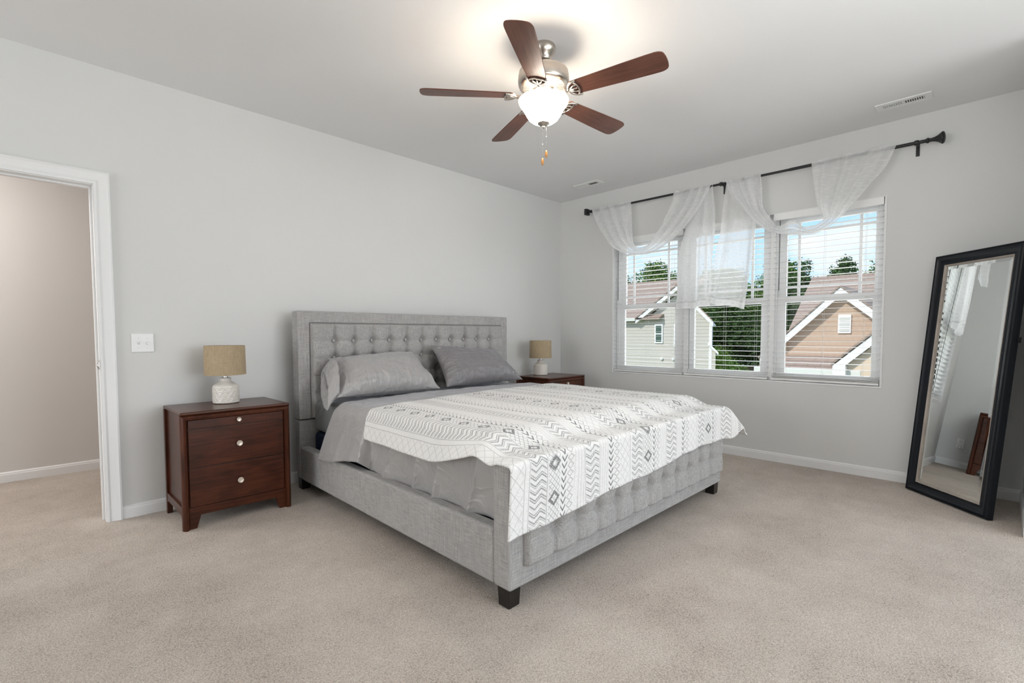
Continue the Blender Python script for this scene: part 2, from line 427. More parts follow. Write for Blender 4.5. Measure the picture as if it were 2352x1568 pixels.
M_shake = lap('tan_shake_siding', (0.56, 0.40, 0.29), 0.15, 2, 0.12, 0.16)
M_roof = lap('brown_shingle', (0.36, 0.265, 0.215), 0.13, 2, 0.3, 0.35)
M_housetrim = plain('house_trim_white', (0.85, 0.85, 0.83), 0.5)
M_fence = lap('fence_board', (0.40, 0.27, 0.20), 0.15, 1, 0.12)
M_gutter = plain('cream_gutter', (0.72, 0.72, 0.66), 0.5)
M_hglass = plain('house_window_glass', (0.07, 0.11, 0.08), 0.08)
def brick():
    mt, nt, b = new_mat('orange_stone'); t = nt.nodes.new('ShaderNodeTexBrick')
    mpv = coord(nt, 'Object', (1, 1, 1), rot=(PI/2, 0, PI/2)); t.inputs['Scale'].default_value = 4.5
    t.inputs['Color1'].default_value = (0.80, 0.48, 0.30, 1); t.inputs['Color2'].default_value = (0.68, 0.38, 0.22, 1); t.inputs['Mortar'].default_value = (0.70, 0.55, 0.42, 1)
    nt.links.new(mpv, t.inputs['Vector']); setc(nt, b, t.outputs[0]); b.inputs['Roughness'].default_value = 0.85; return mt
M_brick = brick()
def leaf(name, a, c):
    mt, nt, b = new_mat(name); n = nz(nt, coord(nt, 'Object'), 1.1, 4, 0.7)
    setc(nt, b, ramp(nt, n, [(0.3, a), (0.7, c)])); b.inputs['Roughness'].default_value = 0.6; b.inputs['Specular IOR Level'].default_value = 0.2
    return mt
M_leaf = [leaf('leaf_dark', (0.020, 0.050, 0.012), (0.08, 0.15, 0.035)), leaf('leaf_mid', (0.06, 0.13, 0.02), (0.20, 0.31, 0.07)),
          leaf('leaf_lime', (0.14, 0.27, 0.03), (0.40, 0.52, 0.12)), leaf('leaf_pine', (0.03, 0.075, 0.02), (0.12, 0.19, 0.07))]
M_bark = paint('bark', (0.10, 0.075, 0.055), 0.9, 0.5)
M_grass = leaf('lawn', (0.06, 0.11, 0.03), (0.13, 0.20, 0.06))

# ------------------------------------------------------------------ room shell
def struct(name, mb, mat, label, cat, **k):
    return tag(obj(name, mb, mat, **k), label, cat, kind='structure')
X0, Y0 = -4.2, -4.2
struct('floor', MB().box(X0, Y0, -0.2, XB+0.14, 5.6, 0.0), M_carpet, 'beige plush carpet across the bedroom and hallway', 'floor')
struct('ceiling', MB().box(X0-0.12, Y0, CEIL, XB+0.14, 5.6, CEIL+0.25), M_ceil, 'flat white painted bedroom ceiling', 'ceiling')
DX0, DX1, DZ = -0.56, 0.345, 2.035        # doorway
mb = MB().box(X0, YA, 0, DX0-0.019, YA+0.12, CEIL).box(DX0-0.019, YA, DZ+0.019, DX1+0.019, YA+0.12, CEIL).box(DX1+0.019, YA, 0, XB, YA+0.12, CEIL)
struct('wall_left', mb, M_wall, 'light grey wall behind the headboard, with the doorway', 'wall')
WY0, WY1, WZ0, WZ1 = 0.645, 3.10, 0.713, 2.19   # window opening
mb = MB().box(XB, -0.3, 0, XB+0.14, WY0, CEIL).box(XB, WY1, 0, XB+0.14, YA+0.12, CEIL).box(XB, WY0, 0, XB+0.14, WY1, WZ0).box(XB, WY0, WZ1, XB+0.14, WY1, CEIL)
struct('wall_right', mb, M_wall, 'light grey wall around the triple window', 'wall')
struct('wall_near', MB().box(3.9, YC-0.12, 0, XB, YC, CEIL), M_wall, 'light grey wall meeting the window wall behind the leaning mirror', 'wall')
struct('wall_hall', MB().box(-2.6, 5.48, 0, 1.9, 5.6, CEIL), M_hall, 'pale hallway wall seen through the open doorway', 'wall')
struct('wall_side', MB().box(X0-0.12, Y0, 0, X0, 5.6, CEIL), M_wall, 'light grey wall at the far left end of the bedroom', 'wall')
struct('wall_hall_far', MB().box(-2.72, YA+0.12, 0, -2.6, 5.48, CEIL), M_hall, 'pale wall closing the left end of the hallway', 'wall')
struct('wall_rear', MB().box(X0-0.12, Y0-0.12, 0, 0.7, Y0, CEIL), M_wall, 'light grey wall behind the camera on the doorway side', 'wall')
struct('wall_hall_end', MB().box(1.78, YA+0.12, 0, 1.9, 5.48, CEIL), M_hall, 'pale end wall of the hallway beyond the doorway', 'wall')
def baseboard(a, b, nrm, name, label):
    a, b, n = Vector(a), Vector(b), Vector(nrm)
    prof = [(0, 0), (0.014, 0), (0.014, 0.058), (0.011, 0.066), (0.011, 0.072), (0.005, 0.079), (0, 0.08)]
    mb = MB(); k = len(prof)
    for p in (a, b):
        for (d, zz) in prof: mb.v.append(tuple(p+n*d+Vector((0, 0, zz))))
    mb.f = [(i, i+1, k+i+1, k+i) for i in range(k-1)]+[tuple(range(k))[::-1], tuple(range(k, 2*k))]
    struct(name, mb, M_trim, label, 'baseboard')
baseboard((0.425, YA, 0), (XB, YA, 0), (0, -1, 0), 'baseboard_left', 'white baseboard along the headboard wall')
baseboard((XB, YA, 0), (XB, YC, 0), (-1, 0, 0), 'baseboard_right', 'white baseboard under the triple window')
baseboard((3.9, YC, 0), (XB, YC, 0), (0, 1, 0), 'baseboard_near', 'white baseboard behind the leaning mirror')
baseboard((-2.6, 5.48, 0), (1.78, 5.48, 0), (0, -1, 0), 'baseboard_hall', 'white baseboard along the hallway wall')

# doorway: casing, jamb, stop, strike plate
door = thing('door_1', (-0.1, YA, 0), 'white cased doorway opening to the hallway', 'doorway', kind='structure')
cas = [(0, 0), (0, 0.012), (0.012, 0.014), (0.022, 0.010), (0.030, 0.013), (0.058, 0.018), (0.066, 0.022), (0.075, 0.020), (0.075, 0)]  # (outward, thickness)
mb = MB(); k = len(cas); a0, a1, zt = DX0-0.006, DX1+0.004, DZ+0.005
for (cx, cz, ox, oz) in ((a0, 0, -1, 0), (a0, zt, -1, 1), (a1, zt, 1, 1), (a1, 0, 1, 0)):
    for (o, th) in cas: mb.v.append((cx+ox*o, YA-th, cz+oz*o))
for j in range(3):
    mb.f += [(j*k+i, j*k+i+1, (j+1)*k+i+1, (j+1)*k+i) for i in range(k-1)]
obj('casing', mb, M_trim, door, smooth=25.0)
obj('jamb', MB().box(DX0-0.02, YA-0.001, 0, DX0, YA+0.121, DZ).box(DX1, YA-0.001, 0, DX1+0.02, YA+0.121, DZ).box(DX0-0.02, YA-0.001, DZ, DX1+0.02, YA+0.121, DZ+0.02), M_trim, door, bevel=0.002)
obj('stop', MB().box(DX1-0.011, YA+0.05, 0, DX1, YA+0.085, DZ-0.011).box(DX0, YA+0.05, 0, DX0+0.011, YA+0.085, DZ-0.011).box(DX0, YA+0.05, DZ-0.011, DX1, YA+0.085, DZ), M_trim, door, bevel=0.002)
sp_ = obj('strike_plate', MB().box(DX1-0.003, YA+0.006, 0.935, DX1, YA+0.036, 0.995), M_silver, door, bevel=0.001); sp_['label'] = 'silver strike plate'
mb = MB().tube([(DX1-0.004, YA-0.006, 0.940), (DX1-0.010, YA-0.010, 0.955), (DX1-0.012, YA-0.011, 0.965), (DX1-0.010, YA-0.010, 0.975), (DX1-0.004, YA-0.006, 0.990)], 0.004, 8)
obj('strike_lip', mb, M_silver, sp_, smooth=True)

# ------------------------------------------------------------------ windows
UN = [(3.085, 2.270, 2.99, 2.387), (2.262, 1.464, 2.187, 1.552), (1.456, 0.660, 1.359, 0.722)]
GX = XB+0.10
trim = thing('trim_1', (XB, 1.87, WZ0), 'thin white liner around the triple window opening', 'window trim', kind='structure')
obj('liner', MB().box(XB-0.004, WY0-0.004, WZ0+0.010, XB+0.14, WY0+0.012, WZ1-0.004).box(XB-0.004, WY1-0.012, WZ0+0.010, XB+0.14, WY1+0.004, WZ1-0.004).box(XB-0.004, WY0-0.004, WZ0-0.006, XB+0.14, WY1+0.004, WZ0+0.010).box(XB-0.001, WY0-0.004, WZ1-0.004, XB+0.14, WY1+0.004, WZ1+0.002), M_trim, trim, bevel=0.002)
for i in (0, 1):
    ya, yb = UN[i][1], UN[i+1][0]
    obj('mullion', MB().box(XB+0.055, yb-0.020, WZ0, XB+0.14, ya+0.020, WZ1), M_vinyl, trim, bevel=0.003)
wl = ['white double-hung window farthest left, nearest the room corner', 'white double-hung window in the middle of the three', 'white double-hung window nearest the leaning mirror']
for i, (ya, yb, ga, gb) in enumerate(UN):
    wn = thing('window_%d' % (i+1), (GX, (ya+yb)/2, WZ0), wl[i], 'window', kind='structure')
    za, zb, mr0, mr1 = 0.792, 2.108, 1.413, 1.467
    obj('frame', MB().box(GX-0.035, ya-0.035, WZ0, GX+0.04, ya, WZ1).box(GX-0.035, yb, WZ0, GX+0.04, yb+0.035, WZ1).box(GX-0.035, yb+0.035, WZ0, GX+0.04, ya-0.035, za-0.03).box(GX-0.035, yb+0.035, zb+0.03, GX+0.04, ya-0.035, WZ1), M_vinyl, wn, bevel=0.003)
    up = obj('upper_sash', MB().box(GX+0.004, ga, mr0, GX+0.03, ya-0.03, zb+0.03).box(GX+0.004, yb+0.03, mr0, GX+0.03, gb, zb+0.03).box(GX+0.004, gb, zb, GX+0.03, ga, zb+0.03).box(GX+0.004, gb, mr0, GX+0.03, ga, mr1), M_vinyl, wn, bevel=0.002)
    g = 0.022
    hz = (1.548, 2.020)
    obj('muntin', MB().box(GX+0.012, ga-0.094-g/2, mr1, GX+0.022, ga-0.094+g/2, zb).box(GX+0.012, gb+0.098-g/2, mr1, GX+0.022, gb+0.098+g/2, zb).box(GX+0.0121, gb, hz[0]-g/2, GX+0.0219, ga, hz[0]+g/2).box(GX+0.0121, gb, hz[1]-g/2, GX+0.0219, ga, hz[1]+g/2), M_vinyl, up)
    obj('pane', MB().box(GX+0.016, gb, mr1, GX+0.018, ga, zb), M_glass, up)
    lo = obj('lower_sash', MB().box(GX-0.026, ga-0.004, za-0.03, GX+0.002, ya-0.03, mr1).box(GX-0.026, yb+0.03, za-0.03, GX+0.002, gb+0.004, mr1).box(GX-0.026, gb, za-0.03, GX+0.002, ga, za).box(GX-0.026, gb, mr0, GX+0.002, ga, mr1), M_vinyl, wn, bevel=0.002)
    obj('pane', MB().box(GX-0.013, gb, za, GX-0.011, ga, mr0), M_glass, lo)

# blinds
bl = ['white slatted blind in the window farthest left, beside the room corner', 'white slatted blind in the middle window, half behind sheer curtain', 'white slatted blind in the window nearest the leaning mirror']
for i, (ya, yb, ga, gb) in enumerate(UN):
    bx = XB+0.030
    t = thing('window_blind', (bx, (ya+yb)/2, 2.13), bl[i], 'blind', 'window blinds')
    y1, y0 = ya-0.012, yb+0.012
    if i == 0: y1 = ya-0.004
    if i == 2: y0 = yb+0.002
    obj('headrail', MB().box(bx-0.030, y0, 2.128, bx-0.022, y1, 2.187).box(bx-0.022, y0, 2.14, bx+0.03, y1, 2.185), M_slat, t, bevel=0.003)
    mb = MB(); zz = 0.792; tl = 0.0003
    while zz < 2.12:
        mb.hexa([(bx-0.025, y0, zz-tl), (bx+0.025, y0, zz+tl), (bx+0.025, y1, zz+tl), (bx-0.025, y1, zz-tl)] + [(bx-0.025, y0, zz-tl+0.0028), (bx+0.025, y0, zz+tl+0.0028), (bx+0.025, y1, zz+tl+0.0028), (bx-0.025, y1, zz-tl+0.0028)])
        zz += 0.0462
    for q in range((1, 1, 4)[i]):
        mb.box(bx-0.025, y0, 0.748+q*0.0065, bx+0.025, y1, 0.7508+q*0.0065)
    obj('slats', mb, M_slat, t)
    obj('bottom_rail', MB().box(bx-0.027, y0, 0.727, bx+0.025, y1, 0.745), M_slat, t, bevel=0.004)
    L = y1-y0
    cd = MB()
    for fr in (0.14, 0.5, 0.86):
        yy = y0+L*fr
        for dx in (-0.0265, 0.0265): cd.tube([(bx+dx, yy, 0.74), (bx+dx, yy, 2.14)], 0.0008, 5)
        cd.tube([(bx-0.03, yy-0.02, 0.737), (bx-0.036, yy, 0.730), (bx-0.03, yy+0.02, 0.737)], 0.0016, 5)
    obj('ladder_cords', cd, M_cord, t)
    if i != 1:
        wd = obj('tilt_wand', MB().tube([(bx-0.036, y1-0.055, 2.12), (bx-0.036, y1-0.055, 1.515)], 0.0035, 8), M_greywand, t, smooth=True); wd['label'] = 'dark grey tilt wand'
    else:
        wd = obj('lift_cord', MB().tube([(bx-0.030, y1-0.047, 2.12), (bx-0.030, y1-0.047, 0.79)], 0.0022, 8), M_greywand, t, smooth=True); wd['label'] = 'dark lift cord'

# ------------------------------------------------------------------ curtain rod and sheers
RX, RZ = XB-0.088, 2.522
rod = thing('curtain_rod', (RX, 1.87, RZ), 'thin black curtain rod with finials mounted above the triple window', 'curtain rod')
zr = lambda y: 2.522+(y-1.87)*0.006
obj('rod', MB().tube([(RX, 1.30, zr(1.30)), (RX, 0.40, zr(0.40))], 0.0125, 14).tube([(RX, 3.33, zr(3.33)), (RX, 1.29, zr(1.29))], 0.0105, 14), M_black, rod, smooth=35.0)
mb = MB().box(RX-0.034, 3.375, zr(3.39)-0.034, RX+0.034, 3.408, zr(3.39)+0.034)
mb.tube([(RX, 3.375, zr(3.37)), (RX, 3.36, zr(3.37)), (RX, 3.345, zr(3.37)), (RX, 3.335, zr(3.37)), (RX, 3.325, zr(3.37))], [0.016, 0.013, 0.012, 0.018, 0.016], 14)
fi = obj('finial', mb, M_black, rod, bevel=0.004); fi['label'] = 'square block finial'
pr = [(0.42, 0.013), (0.41, 0.019), (0.404, 0.019), (0.398, 0.013), (0.385, 0.013), (0.37, 0.016), (0.352, 0.024), (0.338, 0.036), (0.331, 0.042), (0.325, 0.042), (0.318, 0.037), (0.313, 0.020), (0.311, 0.002)]
fi = obj('finial', MB().tube([(RX, y, zr(y)) for y, r in pr], [r for y, r in pr], 20), M_black, rod, smooth=40.0); fi['label'] = 'flared round finial'
for yb_ in (1.872, 0.470):
    mb = MB().tube([(RX, yb_+0.012, zr(yb_)), (RX, yb_-0.012, zr(yb_))], 0.018, 14)
    mb.tube([(RX, yb_, zr(yb_)), (XB-0.004, yb_, zr(yb_)-0.004)], 0.008, 10)
    mb.box(XB-0.006, yb_-0.011, zr(yb_)-0.075, XB, yb_+0.011, zr(yb_)+0.03)
    obj('bracket', mb, M_black, rod, bevel=0.002)

def swag_mesh(outer, inner, seed, nf, x0):
    fo, fi_ = pline(outer), pline(inner)
    def fn(s_, t_):
        s = t_; t = s_
        po, pi_ = fo(s), fi_(s)
        p = po.lerp(pi_, t)
        mid = math.sin(PI*s)
        amp = 0.006+0.013*mid+0.010*(1-mid)*(1 if s < .5 else 1)
        fold = amp*math.sin(2*PI*(nf*t+0.25*math.sin(3*s+seed)+0.6*N3(seed, s*1.5, t*2)))+0.006*math.sin(2*PI*(nf*2.3*t+s))
        slump = -0.055*mid*(1-0.75*t)
        # gathers where the cloth wraps the rod
        near = max(ss(0.10, 0.0, s), ss(0.90, 1.0, s))
        return (x0+fold+slump*1.0-0.014*near, p.x, p.y+0.0*near)
    return MB().grid(fn, 60, 90, lambda a, b: (a*0.5, b*0.5))
def tail_mesh(l, r, seed, nf, x0, vlen=1.12):
    fl, fr = pline(l), pline(r)
    def fn(a, b):
        p = fl(b).lerp(fr(b), a)
        amp = 0.010+0.022*b
        fold = amp*math.sin(2*PI*(nf*a+0.15*math.sin(4*b+seed)+0.35*N3(seed, b*1.3, a*2)))+0.006*N3(a*9, b*3, seed)
        return (x0+fold, p.x, p.y+0.004*math.sin(9*a+seed)*b)
    return MB().grid(fn, 64, 80, lambda a, b: (a*0.55, b*vlen))
L_out = [(3.302, 2.54), (3.224, 2.367), (3.097, 2.19), (3.023, 2.1), (2.913, 2.026), (2.78, 1.978), (2.626, 1.951), (2.504, 1.967), (2.385, 2.018), (2.271, 2.089), (2.14, 2.216), (2.036, 2.362), (1.946, 2.53)]
L_in = [(2.811, 2.540), (2.789, 2.366), (2.772, 2.227), (2.76, 2.103), (2.729, 2.058), (2.693, 2.04), (2.652, 2.039), (2.588, 2.062), (2.535, 2.143), (2.445, 2.269), (2.359, 2.418), (2.313, 2.535)]
LT_l = [(2.114, 2.53), (2.185, 2.265), (2.261, 2.024), (2.291, 1.857), (2.294, 1.643), (2.292, 1.38)]
LT_r = [(1.946, 2.53), (1.923, 2.301), (1.916, 2.087), (1.933, 1.859), (1.954, 1.617), (1.971, 1.405)]
R_out = [(1.815, 2.532), (1.76, 2.389), (1.666, 2.257), (1.565, 2.126), (1.486, 2.053), (1.37, 1.988), (1.292, 1.965), (1.194, 1.944), (1.089, 1.933), (1.027, 1.962), (0.954, 2.007), (0.884, 2.073), (0.8, 2.173), (0.719, 2.284), (0.641, 2.385), (0.582, 2.53)]
R_in = [(1.514, 2.532), (1.501, 2.378), (1.497, 2.262), (1.472, 2.19), (1.421, 2.112), (1.378, 2.052), (1.329, 2.059), (1.262, 2.091), (1.222, 2.063), (1.167, 2.012), (1.103, 2.016), (1.051, 2.046), (1.037, 2.079), (1.075, 2.155), (1.106, 2.305), (1.133, 2.532)]
RT_l = [(1.826, 2.53), (1.855, 2.289), (1.871, 2.092), (1.905, 1.916), (1.943, 1.734), (1.993, 1.434)]
RT_r = [(1.57, 2.53), (1.555, 2.272), (1.562, 2.053), (1.589, 1.751), (1.618, 1.514), (1.638, 1.363)]
c1 = thing('sheer_curtain', (RX, 2.6, RZ), 'white sheer scarf draped in a swag over the rod half near the room corner', 'curtain', 'sheer scarf curtains')
obj('swag', swag_mesh(L_out, L_in, 1.3, 3.2, RX-0.020), M_sheer, c1, smooth=True)
obj('tail', tail_mesh(LT_l, LT_r, 0.7, 2.6, RX-0.004), M_sheer, c1, smooth=True)
c2 = thing('sheer_curtain', (RX, 1.2, RZ), 'white sheer scarf draped in a swag over the rod half near the leaning mirror', 'curtain', 'sheer scarf curtains')
obj('swag', swag_mesh(R_out, R_in, 4.1, 3.0, RX-0.020), M_sheer, c2, smooth=True)
obj('tail', tail_mesh(RT_l, RT_r, 2.2, 1.9, RX-0.006), M_sheer, c2, smooth=True)

# ------------------------------------------------------------------ bed
SKW = 0.022
def skew(v): return (v[0]+SKW*(v[1]-1.39), v[1], v[2])
BX0, BX1, BY0 = 1.382, 3.516, 1.39
BC = (BX0+BX1)/2
bed = thing('upholstered_bed', (2.47, 2.6, 0), 'grey linen upholstered bed frame with button-tufted headboard and footboard', 'bed')
def bobj(*a, **k): return obj(*a, skew=skew, **k)
def tuft_panel(x0, x1, z0, z1, yf, depth, xs, zs, sx, sz):
    nu, nv = int((x1-x0)/0.0075), int((z1-z0)/0.0075)
    def fn(a, b):
        x, zz = lerp(x0, x1, a), lerp(z0, z1, b)
        e = min(x-x0, x1-x, zz-z0, z1-zz); edge = math.sqrt(max(0.0, 1-(1-min(1, e/0.022))**2))
        dx = min(abs(x-q) for q in xs); dz = min(abs(zz-q) for q in zs)
        cx, cz = min(1, dx/0.080), min(1, dz/0.065)
        px, pz = math.sqrt(1-(1-cx)**2.4), math.sqrt(1-(1-cz)**2.6)
        r = math.hypot(dx, dz)
        h = depth*(0.30+0.70*px)*(0.74+0.26*pz)-0.034*math.exp(-(r/0.030)**2)+0.002*N3(x*30, zz*30, 1)
        return (x, yf-max(0.0, h)*edge-0.001+0.004*(1-edge), zz)
    return MB().grid(fn, nu, nv)
# headboard
HF = 3.622
hb = bobj('headboard', MB().box(BX0, HF, 0.517, BX1, HF+0.10, 1.318), M_linen, bed, bevel=0.014)
bobj('border', MB().box(BX0+0.001, HF-0.012, 0.52, BX0+0.090, HF+0.02, 1.316).box(BX1-0.090, HF-0.012, 0.52, BX1-0.001, HF+0.02, 1.316).box(BX0+0.001, HF-0.0125, 1.230, BX1-0.001, HF+0.02, 1.3165), M_linen, hb, bevel=0.010)
hx = [BX0+0.271+0.1595*i for i in range(11)]; hz_ = [1.096, 0.967, 0.838, 0.709, 0.58]
bobj('tufted_panel', tuft_panel(BX0+0.091, BX1-0.091, 0.522, 1.229, HF, 0.052, hx, hz_, 1, 1), M_linen, hb, smooth=True)
for zz in hz_[:3]:
    for xx in hx:
        bobj('button', MB().ball((xx, HF-0.010, zz), 0.0115, 14, 8, 1, 0.7, 1), M_button, hb, smooth=True)
bobj('headboard_base', MB().box(BX0+0.002, HF-0.002, 0.085, BX0+0.26, HF+0.07, 0.513).box(BX1-0.26, HF-0.002, 0.085, BX1-0.002, HF+0.07, 0.513).box(BX0+0.2, HF+0.02, 0.085, BX1-0.2, HF+0.068, 0.512), M_linen, bed, bevel=0.012)
# rails
for xa, xb in ((BX0+0.004, BX0+0.075), (BX1-0.075, BX1-0.004)):
    bobj('side_rail', MB().box(xa, 1.494, 0.078, xb, HF-0.003, 0.322), M_linen, bed, bevel=0.016)
# footboard
fb = bobj('footboard', MB().box(BX0, BY0, 0.080, BX1, BY0+0.104, 0.612), M_linen, bed, bevel=0.014)
fx = [BX0+0.258+0.1640*i-0.0008*i for i in range(11)]; fz = [0.293, 0.423, 0.553]
bobj('tufted_panel', tuft_panel(BX0+0.078, BX1-0.050, 0.168, 0.585, BY0, 0.040, fx, fz, 1, 1), M_linen, fb, smooth=True)
for xx in fx:
    bobj('button', MB().ball((xx, BY0-0.001, fz[0]), 0.010, 12, 8, 1, 0.6, 1), M_linen, fb, smooth=True)
for (lx, ly) in ((BX0+0.006, BY0+0.012), (BX1-0.080, BY0+0.012), (BX0+0.010, HF+0.0), (BX1-0.09, HF+0.0)):
    bobj('leg', MB().hexa([(lx+0.004, ly+0.004, 0), (lx+0.068, ly+0.004, 0), (lx+0.068, ly+0.068, 0), (lx+0.004, ly+0.068, 0), (lx, ly, 0.09), (lx+0.072, ly, 0.09), (lx+0.072, ly+0.072, 0.09), (lx, ly+0.072, 0.09)]), M_legs, bed, bevel=0.004)
# slat deck so the box spring has something to stand on
bobj('slat_deck', MB().box(BX0+0.06, 1.50, 0.17, BX1-0.06, HF-0.01, 0.20), M_legs, bed)
MX0, MX1, MY0, MY1 = 1.478, 3.42, 1.545, 3.600
spring = bobj('box_spring', MB().box(MX0+0.004, MY0+0.004, 0.205, MX1-0.004, MY1-0.004, 0.425), M_navy, bevel=0.03)
tag(spring, 'navy box spring showing in the gap above the grey side rail', 'box spring')
matt = bobj('mattress', MB().box(MX0, MY0, 0.428, MX1, MY1, 0.662), M_fitted, bevel=0.05, bseg=5)
tag(matt, 'mattress in grey fitted sheet, bare at the corner by the headboard', 'mattress')

def top_z(x, y):
    t = max(0, min(1, (x-1.5)/1.95)); f = ss(1.63, 1.46, y)
    zz = 0.690+0.014*math.sin(PI*t)+0.006*N3(x*3.1, y*3.3, 1.0)+0.0025*N3(x*11, y*5, 6)
    return lerp(zz, 0.631+0.004*N3(x*6, 0, 3), f)
def sheet_z(x, y):
    e = x-(MX0+SKW*(y-1.39)-0.006)
    return top_z(x, y)-0.013-0.030*max(0.0, 1-max(0, e)/0.055)**2
# top sheet
def sheet():
    YH, YF = 3.17, 1.515
    xl0, xr0 = MX0, MX1
    x0_ = lambda a, xe, xr: lerp(xe, xr, max(0, min(1, (a-0.14)/0.74)))
    def fn(a, b):
        y = lerp(YH, YF, b)
        flap = ss(2.66, 2.73, y)
        xe = xl0+SKW*(y-1.39)-0.006; xr = xr0+SKW*(y-1.39)+0.008
        ztop = top_z(x0_(a, xe, xr), y)-0.013
        # parameter a: 0 left hem .. 1 right hem (metres along the cloth)
        Lh = lerp(0.36, 0.40, flap); W = xr-xe; Rr = 0.05; tot = Lh+W+0.28
        s = a*tot
        if s < Lh:                      # hanging on the left
            d = (Lh-s)/Lh               # 1 at the hem
            zb = lerp(0.300+0.02*math.sin(y*5), lerp(0.375, 0.300, ss(2.72, 3.17, y)), flap)
            zz = lerp(ztop-0.03, zb, d)
            pl = (0.004+0.030*d)*(1-abs(math.sin(PI*(y*4.1+0.7*N3(y*2.0, 3.1, 0)-0.25*d)))**0.6*1.6)*(1-flap*0.7)+0.012*d*N3(y*7, d*3, 8)
            fl = lerp(0.0, lerp(0.085, 0.105, ss(2.72, 3.17, y)), flap)*d**0.85
            x = xe-0.012-fl-0.012*(1-flap)*d-pl*0.8
            if flap < 1: x = max(x, xe-0.02-0.045*(1-flap)-0.13*flap)
            yy = y+0.06*d*ss(2.9, 3.17, y)-0.05*d*flap*ss(2.95, 2.70, y)*0.4
            if d > 0.88 and flap > .5:   # rests over the rail
                zz = max(zz, 0.30)
            if d < 0.18:
                k = 1-d/0.18; x += 0.012*k*k; zz = lerp(zz, ztop-0.030, k*k)
            return (x, yy, zz)
        if s < Lh+W:
            t = (s-Lh)/W; x = lerp(xe, xr, t)
            e = min(s-Lh, Lh+W-s); rnd = -0.030*(1-min(1, e/0.055))**2
            zz = top_z(x, y)-0.013+rnd+(0.004*N3(x*5, y*9, 2.0)+0.0035*N3(x*14, y*16, 5.0))*ss(2.6, 2.8, y)
            if b < 0.02: zz += 0.002
            return (x, y+0.018*N3(x*2.2, 0, 4)*ss(0.1, 0.0, b), zz)
        d = (s-Lh-W)/0.28
        return (xr+0.006+0.02*math.sin(y*22)*d*0.6, y, ztop-0.012-0.27*d)
    return MB().grid(fn, 200, 240)
sh = obj('flat_sheet', sheet(), M_satin, smooth=True, solid=0.0025)
tag(sh, 'grey satin top sheet spread over the mattress and spilling onto the side rail', 'bed sheet')

# quilt
def quilt():
    UL, UR = 0.215, 0.27
    zt = top_z
    WX = 0
    x_edge = lambda y: lerp(MX0+SKW*(y-1.39)+0.030, 1.553, ss(1.85, 1.46, y))
    xr_edge = lambda y: MX1+SKW*(y-1.39)-0.03+0.045*ss(1.8, 1.46, y)
    nu, nv = 260, 250
    Wn = 1.83
    tot_u = UL+Wn+UR; U0 = 0.03
    def fn(a, b):
        s = a*tot_u
        tx = max(0, min(1, (s-UL)/Wn))
        yh = 2.715+0.175*tx+0.012*N3(s*4, 0, 9)           # head-side hem
        # v: along the bed then down over the footboard
        Ltop = yh-1.360; drop = lerp(0.300, 0.222, ss(0.0, 0.85, a))+0.007*math.sin(s*7)+0.004*N3(s*9, 1, 1)
        v = b*(Ltop+drop)
        if v < Ltop: y = yh-v; dn = 0.0
        else: y = 1.360; dn = v-Ltop
        ye = max(y, 1.38)
        xe, xr = x_edge(ye), xr_edge(ye)
        if s < UL:
            d = UL-s; f = max(0.0, min(1.0, (2.0-ye)/0.58))**1.3
            # hanging profile: rounded mattress edge, then nearly straight down
            r = 0.062; am = math.radians(80); ang = min(d/r, am); rest = max(0, d-r*am)
            hx_ = -r*math.sin(ang)-rest*math.cos(am); hz2 = -r*(1-math.cos(ang))-rest*math.sin(am)
            x = xe+lerp(hx_, -d, f); zz = zt(xe, ye)+lerp(hz2, -0.012*(d/UL)**2, f)
            x += 0.012*math.sin(ye*5.0+1.0)*(d/UL)**2*(1-f)-0.01*(d/UL)*(1-f)
            if x > MX0+SKW*(ye-1.39)-0.012: zz = max(zz, sheet_z(x, ye)+0.009)
        elif s > UL+Wn:
            d = s-UL-Wn; f = ss(1.95, 1.50, ye); r = 0.07
            an = lerp(math.radians(80), math.radians(60), f); ang = min(d/r, an)
            x = xr+r*math.sin(ang)+max(0, d-r*an)*math.cos(an); zz = zt(xr, ye)-r*(1-math.cos(ang))-max(0, d-r*an)*math.sin(an)
            y = y-0.12*f*(d/UR)
        else:
            x = lerp(xe, xr, tx); zz = zt(x, ye)
        if s > UL+Wn: dn *= ss(UR*0.9, 0.02, s-UL-Wn)
        if dn > 0:
            r = 0.020
            k = min(dn/(r*PI/2), 1)*PI/2
            yoff = -r*math.sin(k); zoff = -r*(1-math.cos(k))-max(0, dn-r*PI/2)
            wave = 0.004*math.sin(x*23)*min(1, dn/0.12)
            return (x-0.02*(dn/0.3)*(1-tx)*(1 if s < UL+0.2 else 0), y+yoff-0.004+wave, zz+zoff)
        return (x, y, zz)
    def uvf(a, b):
        return (a*tot_u+U0, b*1.62)
    return MB().grid(fn, nu, nv, uvf)
q = obj('quilt', quilt(), M_quilt, smooth=True, solid=0.007)
tag(q, 'white quilted coverlet with dark stitched geometric stripes over the foot of the bed', 'quilt')

